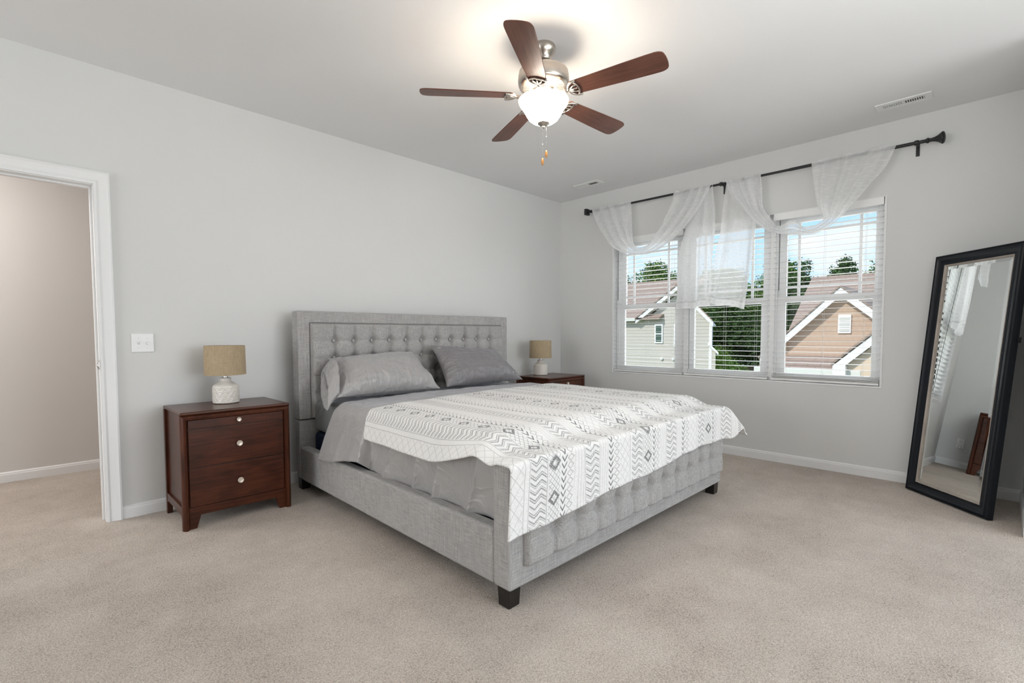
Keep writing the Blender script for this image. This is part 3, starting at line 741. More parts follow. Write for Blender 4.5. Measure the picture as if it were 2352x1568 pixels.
# pillows
def pillow(c00, c10, c11, c01, th, seed, nrm, wk=(2, 3)):
    c00, c10, c11, c01 = map(Vector, (c00, c10, c11, c01)); nn = Vector(nrm).normalized()
    n = 120
    def side(sg):
        def fn(a, b):
            p = (c00*(1-a)+c10*a)*(1-b)+(c01*(1-a)+c11*a)*b
            A, B = 2*a-1, 2*b-1
            prof = (max(0, 1-abs(A)**3.2)**0.62)*(max(0, 1-abs(B)**2.6)**0.62)
            # edges pulled in between the corners
            p = p+(c10-c00)*(-0.028*A*(1-B*B)*abs(A)**2)+(c01-c00)*(-0.045*B*(1-A*A)*abs(B)**2)
            edge = min(1-abs(A), 1-abs(B))
            wr = 0.010*N3(a*3+seed, b*3, seed)+0.010*(1-min(1, edge/0.6))*N3(a*22+seed, b*6, seed)+0.006*N3(a*9, b*14+seed, 2)
            wr += 0.014*ss(0.55, 0.05, b)*(abs(N3(a*26+seed, b*3.0+a*4, 3.3))-0.25)+0.012*ss(wk[0], wk[1], a)*(abs(N3(a*9+b*10, b*16+seed, 1.3))-0.2)
            return p+nn*sg*(th*prof*(1.0+0.15*(1-b))+wr*min(1, prof*3))
        return fn
    mb = MB().grid(side(1), n, n).grid(side(-1), n, n, flip=True)
    return mb
p1 = obj('pillow', pillow((1.52, 3.195, 0.712), (2.395, 3.195, 0.706), (2.345, 3.520, 1.000), (1.615, 3.520, 0.965), 0.105, 1.7, (0, -0.66, 0.75)), M_satin, smooth=True)
tag(p1, 'grey satin pillow lying near the lamp with the tan shade', 'pillow', 'bed pillows')
p2 = obj('pillow', pillow((2.475, 3.215, 0.710), (3.425, 3.255, 0.706), (3.330, 3.535, 0.985), (2.520, 3.500, 1.050), 0.095, 5.2, (-0.10, -0.66, 0.72), (0.45, 0.05)), M_satin_dk, smooth=True)
tag(p2, 'darker grey wrinkled pillow leaning on the headboard on the window side', 'pillow', 'bed pillows')
def cuff(sg):
    def fn(a, b):
        p = Vector((1.535, 3.205, 0.722)).lerp(Vector((1.635, 3.505, 0.955)), b)
        th = (0.012+0.085*math.sin(PI*b)**0.8)*(1-0.25*a)*sg
        q_ = p+Vector((0, -0.66, 0.75))*th+Vector((-0.085, -0.015, -0.035-0.05*a))*a
        return q_+Vector((0.008*N3(a*4, b*9, 3), 0.006*N3(a*5, b*7, 1), 0.010*N3(b*8, a*3, sg)*a))
    return fn
obj('open_cuff', MB().grid(cuff(1), 16, 28).grid(cuff(-1), 16, 28), M_satin, p1, smooth=True, solid=0.003)

# ------------------------------------------------------------------ nightstands
def nightstand(x0, y0):
    W, D, Hh = 0.614, 0.462, 0.694
    t = thing('nightstand', (x0+W/2, y0+D/2, 0), '', 'nightstand', 'nightstands beside the bed')
    x1, y1 = x0+W, y0+D
    pw = 0.036
    obj('top', MB().box(x0, y0, Hh-0.020, x1, y1, Hh), M_wood, t, bevel=0.008)
    mb = MB()                                   # bowed front moulding: two posts and a header, mitred
    prof = [(0, 0.012), (0.006, 0.001), (0.016, -0.006), (0.028, -0.002), (0.036, 0.012), (0.036, 0.03), (0, 0.03)]
    k = len(prof)
    for (cx, cz, sx_, sz_) in ((x0, 0.0, 1, 0), (x0, Hh-0.018, 1, -1), (x1, Hh-0.018, -1, -1), (x1, 0.0, -1, 0)):
        for (o, dd) in prof: mb.v.append((cx+sx_*o, y0+dd, cz+sz_*o))
    for j in range(3): mb.f += [(j*k+i, j*k+(i+1) % k, (j+1)*k+(i+1) % k, (j+1)*k+i) for i in range(k)]
    mb.f += [tuple(range(k)), tuple(range(4*k-1, 3*k-1, -1))]
    obj('front_frame', mb, M_woodv, t, smooth=38.0)
    for xa in (x0, x1-0.03): obj('back_leg', MB().box(xa, y1-0.034, 0, xa+0.03, y1, Hh-0.02), M_woodv, t, bevel=0.003)
    for xa, sgn in ((x0, 1), (x1, -1)):
        xi = xa+sgn*0.014
        obj('side_panel', MB().box(min(xi, xi+sgn*0.008), y0+0.025, 0.135, max(xi, xi+sgn*0.008), y1-0.03, Hh-0.02), M_woodv, t)
        mb = MB(); xo = xa+sgn*0.002; xi2 = xa+sgn*0.022
        mb.prism([(xo, y0+0.028, 0.135), (xo, y1-0.034, 0.135), (xo, y1-0.034, 0.075), (xo, y1-0.055, 0.085), (xo, y0+0.07, 0.085), (xo, y0+0.028, 0.05)], (xi2-xo, 0, 0))
        obj('side_rail', mb, M_wood, t, bevel=0.002)
    obj('back_panel', MB().box(x0+0.02, y1-0.014, 0.10, x1-0.02, y1-0.006, Hh-0.02), M_wood, t)
    obj('carcass', MB().box(x0+0.03, y0+0.022, 0.13, x1-0.03, y1-0.016, Hh-0.022), M_woodv, t)
    a0, a1 = x0+pw+0.004, x1-pw-0.004
    mb = MB().box(a0+0.05, y0+0.014, 0.076, a1-0.05, y0+0.034, 0.126)
    for sgn, aa in ((1, a0-0.004), (-1, a1+0.004)):
        mb.prism([(aa, y0+0.0138, 0.126), (aa, y0+0.0138, 0), (aa+sgn*0.036, y0+0.0138, 0), (aa+sgn*0.058, y0+0.0138, 0.074), (aa+sgn*0.058, y0+0.0138, 0.126)], (0, 0.022, 0))
    obj('apron', mb, M_wood, t, bevel=0.0015)
    for (za, zb, r) in ((0.592, 0.653, 0.0135), (0.362, 0.588, 0.0175), (0.130, 0.358, 0.0175)):
        d = obj('drawer', MB().box(a0, y0+0.010, za, a1, y0+0.028, zb), M_wood, t, bevel=0.002)
        cx, cz = (a0+a1)/2, (za+zb)/2
        prf = [(0.005, 0), (0.005, 0.012), (r*0.8, 0.013), (r, 0.017), (r, 0.021), (r*0.85, 0.025), (r*0.72, 0.0245), (r*0.6, 0.022), (0.001, 0.0205)]
        mbk = MB().lathe(prf, (0, 0, 0), 24)
        mbk.v = [(cx+vx, y0+0.010-vz, cz+vy) for (vx, vy, vz) in mbk.v]
        kb = obj('knob', mbk, M_ivory, d, smooth=40.0); kb['label'] = 'pale round knob'
    return t
ns = nightstand(0.640, 3.322); ns['label'] = 'dark cherry three-drawer nightstand between the doorway and the bed'
copy_tree(ns, (4.092, 3.466, 0), 'dark cherry nightstand in the room corner by the window, mostly behind the bed')

# ------------------------------------------------------------------ table lamps
def lamp(c):
    t = thing('table_lamp', c, '', 'lamp', 'bedside table lamps')
    def rf(r, z, a):
        if 0.008 < z < 0.104 and r > 0.06:
            row = (z-0.008)/0.024; fr = row-math.floor(row)
            zig = abs(((a*15/(2*PI)+0.5*(int(row) % 2)) % 1)-0.5)*2
            return r*(1+0.030*math.exp(-((fr-0.12-zig*0.76)/0.16)**2)+0.018*math.exp(-(min(fr, 1-fr)/0.10)**2)-0.012)
        return r
    prof = [(0.060, 0), (0.073, 0.002)]+[(0.077, 0.006+0.1*i/48) for i in range(49)]+[(0.076, 0.112), (0.070, 0.120), (0.055, 0.130), (0.042, 0.137), (0.034, 0.145), (0.031, 0.152), (0.034, 0.160), (0.033, 0.164), (0.024, 0.168), (0.010, 0.169)]
    obj('base', MB().lathe(prof, c, 120, fn=rf), M_ceramic, t, smooth=True)
    obj('stem', MB().lathe([(0.012, 0.166), (0.012, 0.178), (0.008, 0.179), (0.008, 0.23), (0.016, 0.232), (0.016, 0.26)], c, 20), M_silver, t, smooth=35.0)
    r0, r1, z0, z1 = 0.122, 0.119, 0.187, 0.379
    sh_ = obj('lamp_shade', MB().lathe([(r0, z0), (r1, z1), (r1-0.003, z1), (r0-0.003, z0), (r0, z0)], c, 64, caps=False), M_shade, t, smooth=40.0)
    mb = MB()
    for i in range(3):
        a = 2*PI*i/3+0.4; mb.tube([(c[0]+0.010*math.cos(a), c[1]+0.010*math.sin(a), c[2]+0.250), (c[0]+r1*0.97*math.cos(a), c[1]+r1*0.97*math.sin(a), c[2]+z1-0.02)], 0.0015, 6)
    obj('spider', mb, M_silver, sh_)
    return t
lp = lamp((0.962, 3.628, 0.694)); lp['label'] = 'white textured ceramic lamp with tan drum shade on the nearer nightstand'
lp2 = copy_tree(lp, (4.055, 3.585, 0.694), 'white textured ceramic lamp with tan drum shade in the room corner')
ORG[lp2.name] = Vector((4.055, 3.585, 0.694))
pts = pline([(4.075, 3.66, 0.698), (4.12, 3.80, 0.700), (4.20, 3.80, 0.30), (4.30, 3.79, 0.03), (4.38, 3.795, 0.075), (4.43, 3.80, 0.14), (4.50, 3.808, 0.20), (4.527, 3.812, 0.245)])
cd = obj('power_cord', MB().tube([pts(i/50) for i in range(51)], 0.0025, 8), M_cord, lp2, smooth=True)
obj('plug', MB().box(4.515, 3.805, 0.235, 4.539, 3.838, 0.262), M_cord, cd, bevel=0.004)

# ------------------------------------------------------------------ switch plate, outlet
sw = thing('light_switch', (0.559, YA, 1.095), 'white double toggle switch plate on the wall by the doorway', 'light switch')
obj('plate', MB().box(0.500, YA-0.007, 1.035, 0.617, YA, 1.153), M_plate, sw, bevel=0.004)
for i, cx in enumerate((0.5365, 0.581)):
    dz = 0.006 if i == 0 else -0.006
    tg = obj('toggle', MB().prism([(cx-0.005, YA-0.006, 1.083), (cx-0.005, YA-0.006, 1.105), (cx-0.005, YA-0.020, 1.094+dz+0.004), (cx-0.005, YA-0.020, 1.094+dz-0.004)], (0.010, 0, 0)), M_plate, sw, bevel=0.0015)
    for zz in (1.064, 1.124):
        obj('screw', MB().ball((cx, YA-0.0072, zz), 0.0035, 10, 6, 1, 0.4, 1), M_plate, sw, smooth=True)
ol = thing('wall_outlet', (4.527, YA, 0.29), 'white duplex outlet low on the wall beside the corner nightstand', 'outlet')
obj('plate', MB().box(4.492, YA-0.006, 0.232, 4.562, YA, 0.348), M_plate, ol, bevel=0.003)
for zz in (0.263, 0.316):
    rc = obj('receptacle', MB().box(4.511, YA-0.008, zz-0.014, 4.543, YA-0.004, zz+0.014), M_plate, ol, bevel=0.006)
    obj('slots', MB().box(4.519, YA-0.0085, zz-0.001, 4.521, YA-0.007, zz+0.008).box(4.533, YA-0.0085, zz-0.001, 4.535, YA-0.007, zz+0.008).box(4.525, YA-0.0085, zz-0.010, 4.529, YA-0.007, zz-0.005), M_dark, rc)

# ------------------------------------------------------------------ ceiling vents
def vent(x0, x1, y0, y1, label):
    t = thing('ceiling_vent', ((x0+x1)/2, (y0+y1)/2, CEIL), label, 'vent', 'ceiling air vents')
    z0 = CEIL-0.008
    ix0, ix1, iy0, iy1 = x0+0.036, x1-0.036, y0+0.042, y1-0.042
    obj('frame', MB().box(x0, y0, z0, ix0, y1, CEIL).box(ix1, y0, z0, x1, y1, CEIL).box(ix0, y0, z0, ix1, iy0, CEIL).box(ix0, iy1, z0, ix1, y1, CEIL).box(ix0, (y0+y1)/2-0.006, z0+0.001, ix1, (y0+y1)/2+0.006, CEIL), M_plate, t, bevel=0.002)
    obj('duct', MB().box(ix0-0.002, iy0-0.002, CEIL-0.0015, ix1+0.002, iy1+0.002, CEIL), M_dark, t)
    mb = MB(); n = 18
    for i in range(n):
        yy = lerp(iy0, iy1, (i+0.5)/n); s = 1 if i < n/2 else -1
        mb.hexa([(ix0, yy-0.001-0.004*s, z0+0.0005), (ix1, yy-0.001-0.004*s, z0+0.0005), (ix1, yy+0.001-0.004*s, z0+0.0005), (ix0, yy+0.001-0.004*s, z0+0.0005),
                 (ix0, yy-0.001+0.004*s, CEIL-0.001), (ix1, yy-0.001+0.004*s, CEIL-0.001), (ix1, yy+0.001+0.004*s, CEIL-0.001), (ix0, yy+0.001+0.004*s, CEIL-0.001)])
    obj('louvers', mb, M_plate, t)
vent(4.314, 4.446, 0.367, 0.676, 'white louvered ceiling vent above the curtain rod end near the mirror')
vent(4.286, 4.416, 3.006, 3.316, 'white ceiling vent near the far room corner')

# ------------------------------------------------------------------ ceiling fan
FX, FY, KF = 2.120, 1.850, 1.0257
zk = lambda z: CAM_H+(z-CAM_H)*KF
fp = lambda prof: [(r*KF, zk(z)) for r, z in prof]
fan = thing('ceiling_fan', (FX, FY, CEIL), 'five-blade walnut and nickel ceiling fan with a lit frosted bowl', 'ceiling fan')
fc_ = (FX, FY, 0)
obj('canopy', MB().lathe([(0.030, 2.655), (0.036, 2.656), (0.040, 2.661), (0.041, 2.668), (0.044, 2.676), (0.056, 2.690), (0.065, 2.704), (0.0685, 2.718), (0.068, 2.729), (0.064, 2.7375)], fc_, 48), M_nickel, fan, smooth=50.0)
obj('canopy_socket', MB().ball((FX, FY, 2.657), 0.027, 20, 10, 1, 1, 0.45), M_dark, fan, smooth=True)
obj('downrod', MB().lathe(fp([(0.013, 2.560), (0.013, 2.632)]), fc_, 20).lathe(fp([(0.013, 2.566), (0.030, 2.568), (0.030, 2.580), (0.024, 2.596), (0.013, 2.600)]), fc_, 24), M_nickel, fan, smooth=40.0)
mh = obj('motor_housing', MB().lathe(fp([(0.055, 2.470), (0.060, 2.463), (0.070, 2.464), (0.118, 2.474), (0.132, 2.482), (0.137, 2.494), (0.139, 2.510), (0.137, 2.540), (0.134, 2.545), (0.134, 2.556), (0.124, 2.563), (0.060, 2.570), (0.015, 2.572)]), fc_, 64), M_nickel, fan, smooth=50.0)
mb = MB()
for i in range(60):
    a = 2*PI*i/60; ca, sa = math.cos(a), math.sin(a)
    P = lambda r, w_, zz: (FX+r*KF*ca-w_*sa, FY+r*KF*sa+w_*ca, zk(zz))
    mb.hexa([P(0.074, -0.0016, 2.4625), P(0.112, -0.0022, 2.4708), P(0.112, 0.0022, 2.4708), P(0.074, 0.0016, 2.4625), P(0.074, -0.0016, 2.467), P(0.112, -0.0022, 2.476), P(0.112, 0.0022, 2.476), P(0.074, 0.0016, 2.467)])
obj('vent_slots', mb, M_dark, mh)
obj('switch_housing', MB().lathe(fp([(0.058, 2.474), (0.062, 2.462), (0.056, 2.452), (0.048, 2.448), (0.045, 2.430), (0.045, 2.418), (0.050, 2.412), (0.050, 2.406), (0.02, 2.405)])[::-1], fc_, 40), M_nickel, fan, smooth=50.0)
obj('light_bowl', MB().lathe(fp([(0.012, 2.288), (0.040, 2.290), (0.060, 2.297), (0.078, 2.310), (0.092, 2.330), (0.104, 2.352), (0.116, 2.372), (0.128, 2.386), (0.136, 2.398), (0.138, 2.408), (0.134, 2.412), (0.131, 2.408), (0.124, 2.392), (0.110, 2.372), (0.096, 2.346), (0.080, 2.318), (0.060, 2.302), (0.012, 2.293)]), fc_, 64, caps=False), M_bowl, fan, smooth=True)
obj('bowl_finial', MB().lathe(fp([(0.002, 2.262), (0.008, 2.264), (0.010, 2.270), (0.008, 2.274), (0.016, 2.276), (0.032, 2.284), (0.034, 2.289), (0.033, 2.293), (0.012, 2.294)]), fc_, 32), M_nickel, fan, smooth=50.0)
BZ = zk(2.432)
for i in range(5):
    ang = math.radians(67.5+72*i)+math.radians((0, 0.3, 0, -1.2, 0.6)[i])
    u = Vector((math.cos(ang), math.sin(ang), 0)); v0 = Vector((-math.sin(ang), math.cos(ang), 0))
    pitch = math.radians(-12)
    u = u*KF
    v = v0*KF*math.cos(pitch)+Vector((0, 0, 1))*math.sin(pitch)*KF; nn = u.cross(v).normalized()
    O = Vector((FX, FY, BZ))
    outl = []
    pr = [(0.170, 0.044), (0.180, 0.050), (0.30, 0.056), (0.45, 0.063), (0.58, 0.0675), (0.615, 0.068)]+[(0.615+0.045*math.sin(t), 0.046+0.022*math.cos(t)) for t in [PI*q/16 for q in range(1, 8)]]+[(0.662, 0.044), (0.666, 0.022), (0.667, 0.0)]
    up_ = [(r, wv) for r, wv in pr]
    root = [(0.170, 0.044), (0.158, 0.030), (0.153, 0.012), (0.153, 0)]
    half = root[::-1][:-1]+up_
    poly = [O+u*r+v*wv for r, wv in half]+[O+u*r-v*wv for r, wv in half[::-1][1:-1]]
    mbb = MB().prism([p-nn*0.003 for p in poly], nn*0.006)
    # blade mesh kept in its own axes so the grain follows its length
    Mx = Matrix((u.normalized(), v.normalized(), nn)).transposed().to_4x4(); Mx.translation = O
    inv = Mx.inverted(); mbb.v = [tuple(inv @ Vector(p)) for p in mbb.v]
    ORG['__b'] = Vector()
    me = bpy.data.meshes.new('blade'); me.from_pydata(mbb.v, [], mbb.f); me.materials.append(M_blade)
    bo = bpy.data.objects.new('blade', me); COL.objects.link(bo); bo.parent = fan
    Lm = Mx.copy(); Lm.translation = O-Vector((FX, FY, CEIL)); bo.matrix_local = Lm
    md = bo.modifiers.new('bevel', 'BEVEL'); md.width = 0.002; md.segments = 2
    # iron: arm from hub plus crescent scrolls under the blade
    mbi = MB()
    arm = [O+u*0.052+Vector((0, 0, 0.026)), O+u*0.075+Vector((0, 0, 0.006)), O+u*0.100+Vector((0, 0, -0.006)), O+u*0.130-nn*0.008, O+u*0.150-nn*0.007]
    mbi.tube(arm, [0.010, 0.009, 0.009, 0.010, 0.009], 10)
    cres = [O+u*(0.205-0.052*math.cos(t)*1.0-0.0)+v*(0.052*math.sin(t))-nn*0.008 for t in [math.radians(d) for d in range(-95, 96, 10)]]
    mbi.tube(cres, 0.0065, 8)
    inn = [O+u*(0.200+0.010*math.cos(2*t)-0.0)+v*(0.050*math.sin(t))-nn*0.008 for t in [math.radians(d) for d in range(-90, 91, 12)]]
    mbi.tube(inn, 0.0045, 8)
    for sg in (-1, 0, 1):
        mbi.tube([O+u*0.152-nn*0.008, O+u*0.185+v*0.022*sg-nn*0.008, O+u*0.200+v*0.024*sg-nn*0.008], 0.0055, 8)
    mbi.v = [tuple(inv @ Vector(p)) for p in mbi.v]
    mei = bpy.data.meshes.new('blade_iron'); mei.from_pydata(mbi.v, [], mbi.f); mei.materials.append(M_nickel)
    for p in mei.polygons: p.use_smooth = True
    io = bpy.data.objects.new('blade_iron', mei); COL.objects.link(io); io.parent = bo; io['label'] = 'scrolled nickel blade bracket'
for (dx, dy, ze) in ((-0.004, 0.004, zk(2.103)), (0.012, -0.010, zk(2.145))):
    ch = obj('pull_chain', MB().tube([(FX+dx, FY+dy, zk(2.270)), (FX+dx, FY+dy, ze-0.005)], 0.0013, 6).ball((FX+dx, FY+dy, ze+0.075), 0.003, 8, 6), M_silver, fan)
    obj('pull_knob', MB().lathe([(0.002, -0.040), (0.006, -0.037), (0.0085, -0.026), (0.0075, -0.012), (0.004, -0.002), (0.0015, 0)], (FX+dx, FY+dy, ze), 16), plain('oak_pull', (0.50, 0.24, 0.07), 0.4), ch, smooth=True)
for k_ in range(2):
    a = PI*k_+0.6
    ld = bpy.data.lights.new('fan_bulb', 'POINT'); lo_ = bpy.data.objects.new('fan_bulb', ld); COL.objects.link(lo_); lo_.parent = fan
    lo_.location = (0.055*math.cos(a), 0.055*math.sin(a), zk(2.395)-CEIL); ld.energy = 4.0; ld.color = (1.0, 0.87, 0.71); ld.shadow_soft_size = 0.028
hl = bpy.data.lights.new('hall_ceiling_light', 'AREA'); ho = bpy.data.objects.new('hall_ceiling_light', hl); COL.objects.link(ho)
hl.shape = 'DISK'; hl.size = 0.9; hl.energy = 24; hl.color = (1.0, 0.945, 0.90); ho.location = (-0.9, 4.62, CEIL-0.03)

# ------------------------------------------------------------------ leaning mirror
Bl, Br = Vector((4.557, 0.458, 0.004)), Vector((4.107, 0.021, 0.004))
wd = (Bl-Br).normalized(); nb = Vector((wd.y, -wd.x, 0)); a_ = math.radians(5.6)
upv = Vector((0, 0, 1))*math.cos(a_)+nb*math.sin(a_); nf = wd.cross(upv)
if nf.dot(nb) > 0: nf = -nf
MW, MH = (Bl-Br).length, 1.688
mir = thing('floor_mirror', tuple((Bl+Br)/2), 'tall black-framed floor mirror leaning in the corner right of the window', 'mirror')
def mpt(a, b, h): return Br+wd*a+upv*b+nf*h       # a across from the wall side, b up, h towards the room
def rect_sweep(prof, name, mat, parent, closed=True, smooth=30.0):
    mb = MB(); k = len(prof)
    for (ca, cb, sa, sb) in ((0, 0, 1, 1), (MW, 0, -1, 1), (MW, MH, -1, -1), (0, MH, 1, -1)):
        for (d, h) in prof: mb.v.append(tuple(mpt(ca+sa*d, cb+sb*d, h)))
    for j in range(4):
        j2 = (j+1) % 4
        for i in range(k if closed else k-1): mb.f.append((j*k+i, j2*k+i, j2*k+(i+1) % k, j*k+(i+1) % k))
    return obj(name, mb, mat, parent, smooth=smooth)
fr_ = rect_sweep([(0, -0.034), (0, 0.0), (0.003, 0.006), (0.008, 0.008), (0.010, 0.004), (0.015, 0.006), (0.017, 0.010), (0.022, 0.010), (0.028, 0.006), (0.045, -0.006), (0.060, -0.010), (0.064, -0.006), (0.068, -0.006), (0.068, -0.034)], 'frame', M_mframe, mir)
lin_ = rect_sweep([(0.067, -0.007), (0.072, -0.005), (0.079, -0.011), (0.079, -0.026), (0.067, -0.026)], 'liner', M_mliner, mir); lin_['label'] = 'taupe inner liner'
b0, b1 = 0.078, 0.103
mb = MB()
for (d, h) in ((b0, -0.0185), (b1, -0.0165)):
    mb.v += [tuple(mpt(d, d, h)), tuple(mpt(MW-d, d, h)), tuple(mpt(MW-d, MH-d, h)), tuple(mpt(d, MH-d, h))]
mb.f = [(4, 5, 6, 7)]+[(i, (i+1) % 4, 4+(i+1) % 4, 4+i) for i in range(4)]
obj('mirror_glass', mb, M_mirror, mir)
obj('backing', MB().hexa([mpt(0.02, 0.02, -0.032), mpt(MW-0.02, 0.02, -0.032), mpt(MW-0.02, 0.02, -0.026), mpt(0.02, 0.02, -0.026), mpt(0.02, MH-0.02, -0.032), mpt(MW-0.02, MH-0.02, -0.032), mpt(MW-0.02, MH-0.02, -0.026), mpt(0.02, MH-0.02, -0.026)]), M_black, mir)
obj('hanger_tab', MB().hexa([mpt(-0.016, 1.08, -0.034), mpt(0.0, 1.08, -0.034), mpt(0.0, 1.08, -0.026), mpt(-0.016, 1.08, -0.026), mpt(-0.016, 1.115, -0.034), mpt(0.0, 1.115, -0.034), mpt(0.0, 1.115, -0.026), mpt(-0.016, 1.115, -0.026)]), M_black, mir)

# ------------------------------------------------------------------ outdoors
GZ = -3.0
struct('ground', MB().box(6.5, -40, GZ-0.2, 200, 160, GZ), M_grass, 'green lawn outside below the window', 'lawn')
# tan house to the right
D2 = 18.0
h2 = thing('house', (D2, 3.0, GZ), 'tan shake-sided house with a white-trimmed gable, seen through the right-hand window', 'house')
gy, gz = 3.50, 2.50                                      # gable peak
gl, gr = (5.42, 0.43), (1.30, 0.43)
obj('gable_wall', MB().prism([(D2, gl[0], gl[1]), (D2, gr[0], gr[1]), (D2, gy, gz-0.08)], (0.25, 0, 0)), M_shake, h2)
mb = MB()
for (fy, fz_) in (gl, gr):
    a, b = Vector((D2-0.25, gy, gz+0.05)), Vector((D2-0.25, fy+(0.35 if fy > gy else -0.35), fz_-0.10)); d = Vector((0, 0, -0.26))
    mb.prism([a, b, b+d, a+d], (0.06, 0, 0))
obj('rake_trim', mb, M_housetrim, h2)
mb = MB()
for (fy, fz_) in (gl, gr):
    a, b = Vector((D2-0.19, gy, gz-0.04)), Vector((D2-0.19, fy+(0.33 if fy > gy else -0.33), fz_-0.2))
    mb.prism([a, b, b+Vector((0, 0, -0.10)), a+Vector((0, 0, -0.10))], (0.2, 0, 0))
obj('soffit', mb, M_gutter, h2)
mb = MB()
for (fy, fz_) in (gl, gr):
    s = 1 if fy > gy else -1
    mb.prism([(D2-0.28, gy, gz+0.06), (D2-0.28, fy+s*0.4, fz_-0.13), (D2-0.28, fy+s*0.4, fz_-0.07), (D2-0.28, gy, gz+0.12)], (5.0, 0, 0))
obj('gable_roof', mb, M_roof, h2)
mb = MB().prism([(D2+0.9, 5.50, 0.55), (D2+0.9, -2.5, 0.55), (22.0, -2.5, 3.34), (22.0, 5.28, 3.34)], (0, 0, -0.12))
obj('main_roof', mb, M_roof, h2)
obj('main_wall', MB().box(D2+0.25, -2.0, GZ, 25, 5.0, 0.45), M_siding, h2)
vt = obj('gable_vent', MB().box(D2-0.05, 3.24, 1.15, D2, 3.575, 1.72), M_housetrim, h2)
mb = MB()
for i in range(8): mb.box(D2-0.07, 3.275, 1.21+i*0.058, D2-0.05, 3.54, 1.235+i*0.058)
obj('vent_slats', mb, M_gutter, vt)
obj('porch_roof', MB().prism([(D2-0.9, 5.6, 0.08), (D2-0.9, 2.80, 0.08), (D2, 2.80, 0.44), (D2, 5.6, 0.44)], (0, 0, -0.06)), M_roof, h2)
obj('gutter', MB().box(D2-1.02, 2.80, -0.09, D2-0.88, 5.7, 0.06), M_gutter, h2, bevel=0.02)
obj('porch_beam', MB().box(D2-0.9, 2.80, -0.34, D2-0.7, 5.7, -0.16), M_housetrim, h2)
for yy in (5.05, 4.05): obj('porch_post', MB().box(D2-0.9, yy-0.09, GZ, D2-0.72, yy+0.09, -0.30), M_housetrim, h2)
obj('porch_bracket', MB().prism([(D2-0.88, 4.14, -0.34), (D2-0.88, 4.42, -0.34), (D2-0.88, 4.14, -0.62)], (0.1, 0, 0)), M_housetrim, h2)
obj('porch_bracket', MB().prism([(D2-0.88, 3.96, -0.34), (D2-0.88, 3.68, -0.34), (D2-0.88, 3.96, -0.62)], (0.1, 0, 0)), M_housetrim, h2)
# small front gable in orange stone
D3 = 17.0
obj('stone_gable_wall', MB().prism([(D3, 3.28, GZ), (D3, -0.8, GZ), (D3, -0.8, 0.10), (D3, 1.2, 2.0), (D3, 3.28, 0.10)], (0.9, 0, 0)), M_brick, h2)
mb = MB()
for s in (1, -1):
    a, b = Vector((D3-0.2, 1.2, 2.36)), Vector((D3-0.2, 1.2+s*2.25, 0.20)); d = Vector((0, 0, -0.28))
    mb.prism([a, b, b+d, a+d], (0.06, 0, 0))
    c = b+Vector((-0.03, 0, 0)); mb.prism([c, c+Vector((0, -s*0.32, 0)), c+Vector((0, -s*0.32, -0.30)), c+Vector((0, 0, -0.30))], (0.2, 0, 0))
obj('stone_gable_trim', mb, M_housetrim, h2)
mb = MB()
for s in (1, -1):
    mb.prism([(D3-0.24, 1.2, 2.37), (D3-0.24, 1.2+s*2.3, 0.20), (D3-0.24, 1.2+s*2.3, 0.27), (D3-0.24, 1.2, 2.44)], (3, 0, 0))
obj('stone_gable_roof', mb, M_roof, h2)

# grey house to the left
D1 = 22.0
h1 = thing('house', (D1, 11, GZ), 'grey lap-sided house with brown roof seen through the left-hand window', 'house')
py_, pz_ = 10.72, 3.13
el, er = 12.85, 9.02
obj('gable_wall', MB().prism([(D1, 13.6, GZ), (D1, 9.21, GZ), (D1, 9.21, 1.62), (D1, py_, pz_), (D1, el-0.25, 1.78), (D1, 13.6, 1.78)], (5, 2.9, 0)), M_siding, h1)
obj('wing_wall', MB().box(D1+0.02, 12.5, GZ, D1+6, 17.5, 1.90), M_siding, h1)
mb = MB()
for (fy, fz_) in ((el+0.05, 1.86), (er, 1.66)):
    a, b = Vector((D1-0.3, py_, pz_+0.26)), Vector((D1-0.3, fy, fz_+0.02)); d = Vector((0, 0, -0.21))
    mb.prism([a, b, b+d, a+d], (0.07, 0, 0))
obj('rake_trim', mb, M_housetrim, h1)
mb = MB()
for (fy, fz_) in ((el+0.05, 1.86), (er, 1.66)):
    a, b = Vector((D1-0.23, py_, pz_+0.10)), Vector((D1-0.23, fy, fz_-0.12))
    mb.prism([a, b, b+Vector((0, 0, -0.06)), a+Vector((0, 0, -0.06))], (0.25, 0, 0))
obj('soffit', mb, M_gutter, h1)
mb = MB()
for (fy, fz_) in ((el+0.05, 1.86), (er, 1.66)):
    mb.prism([(D1-0.33, py_, pz_+0.27), (D1-0.33, fy, fz_+0.03), (D1-0.33, fy, fz_+0.09), (D1-0.33, py_, pz_+0.34)], (5, 2.9, 0))
obj('gable_roof', mb, M_roof, h1)
obj('wing_roof', MB().prism([(D1-0.3, 17.5, 1.95), (D1-0.3, 11.6, 1.95), (D1+3.2, 10.6, 4.10), (D1+3.2, 17.5, 4.10)], (0, 0, -0.10)), M_roof, h1)
obj('eave_trim', MB().box(D1-0.36, 12.9, 1.80, D1-0.26, 17.5, 1.96), M_gutter, h1)
obj('corner_trim', MB().box(D1-0.03, 9.17, GZ, D1+0.05, 9.30, 1.60), M_housetrim, h1)
lb = obj('side_bump', MB().prism([(D1-0.02, 9.25, GZ), (D1-0.02, 9.00, GZ), (D1-0.02, 9.00, 0.42), (D1-0.02, 9.25, 0.62)], (2, 1.2, 0)), M_siding, h1)
obj('bump_roof', MB().prism([(D1-0.25, 9.22, 0.74), (D1-0.25, 8.78, 0.33), (D1-0.25, 8.78, 0.22), (D1-0.25, 9.22, 0.62)], (2, 1.2, 0)), M_housetrim, h1)
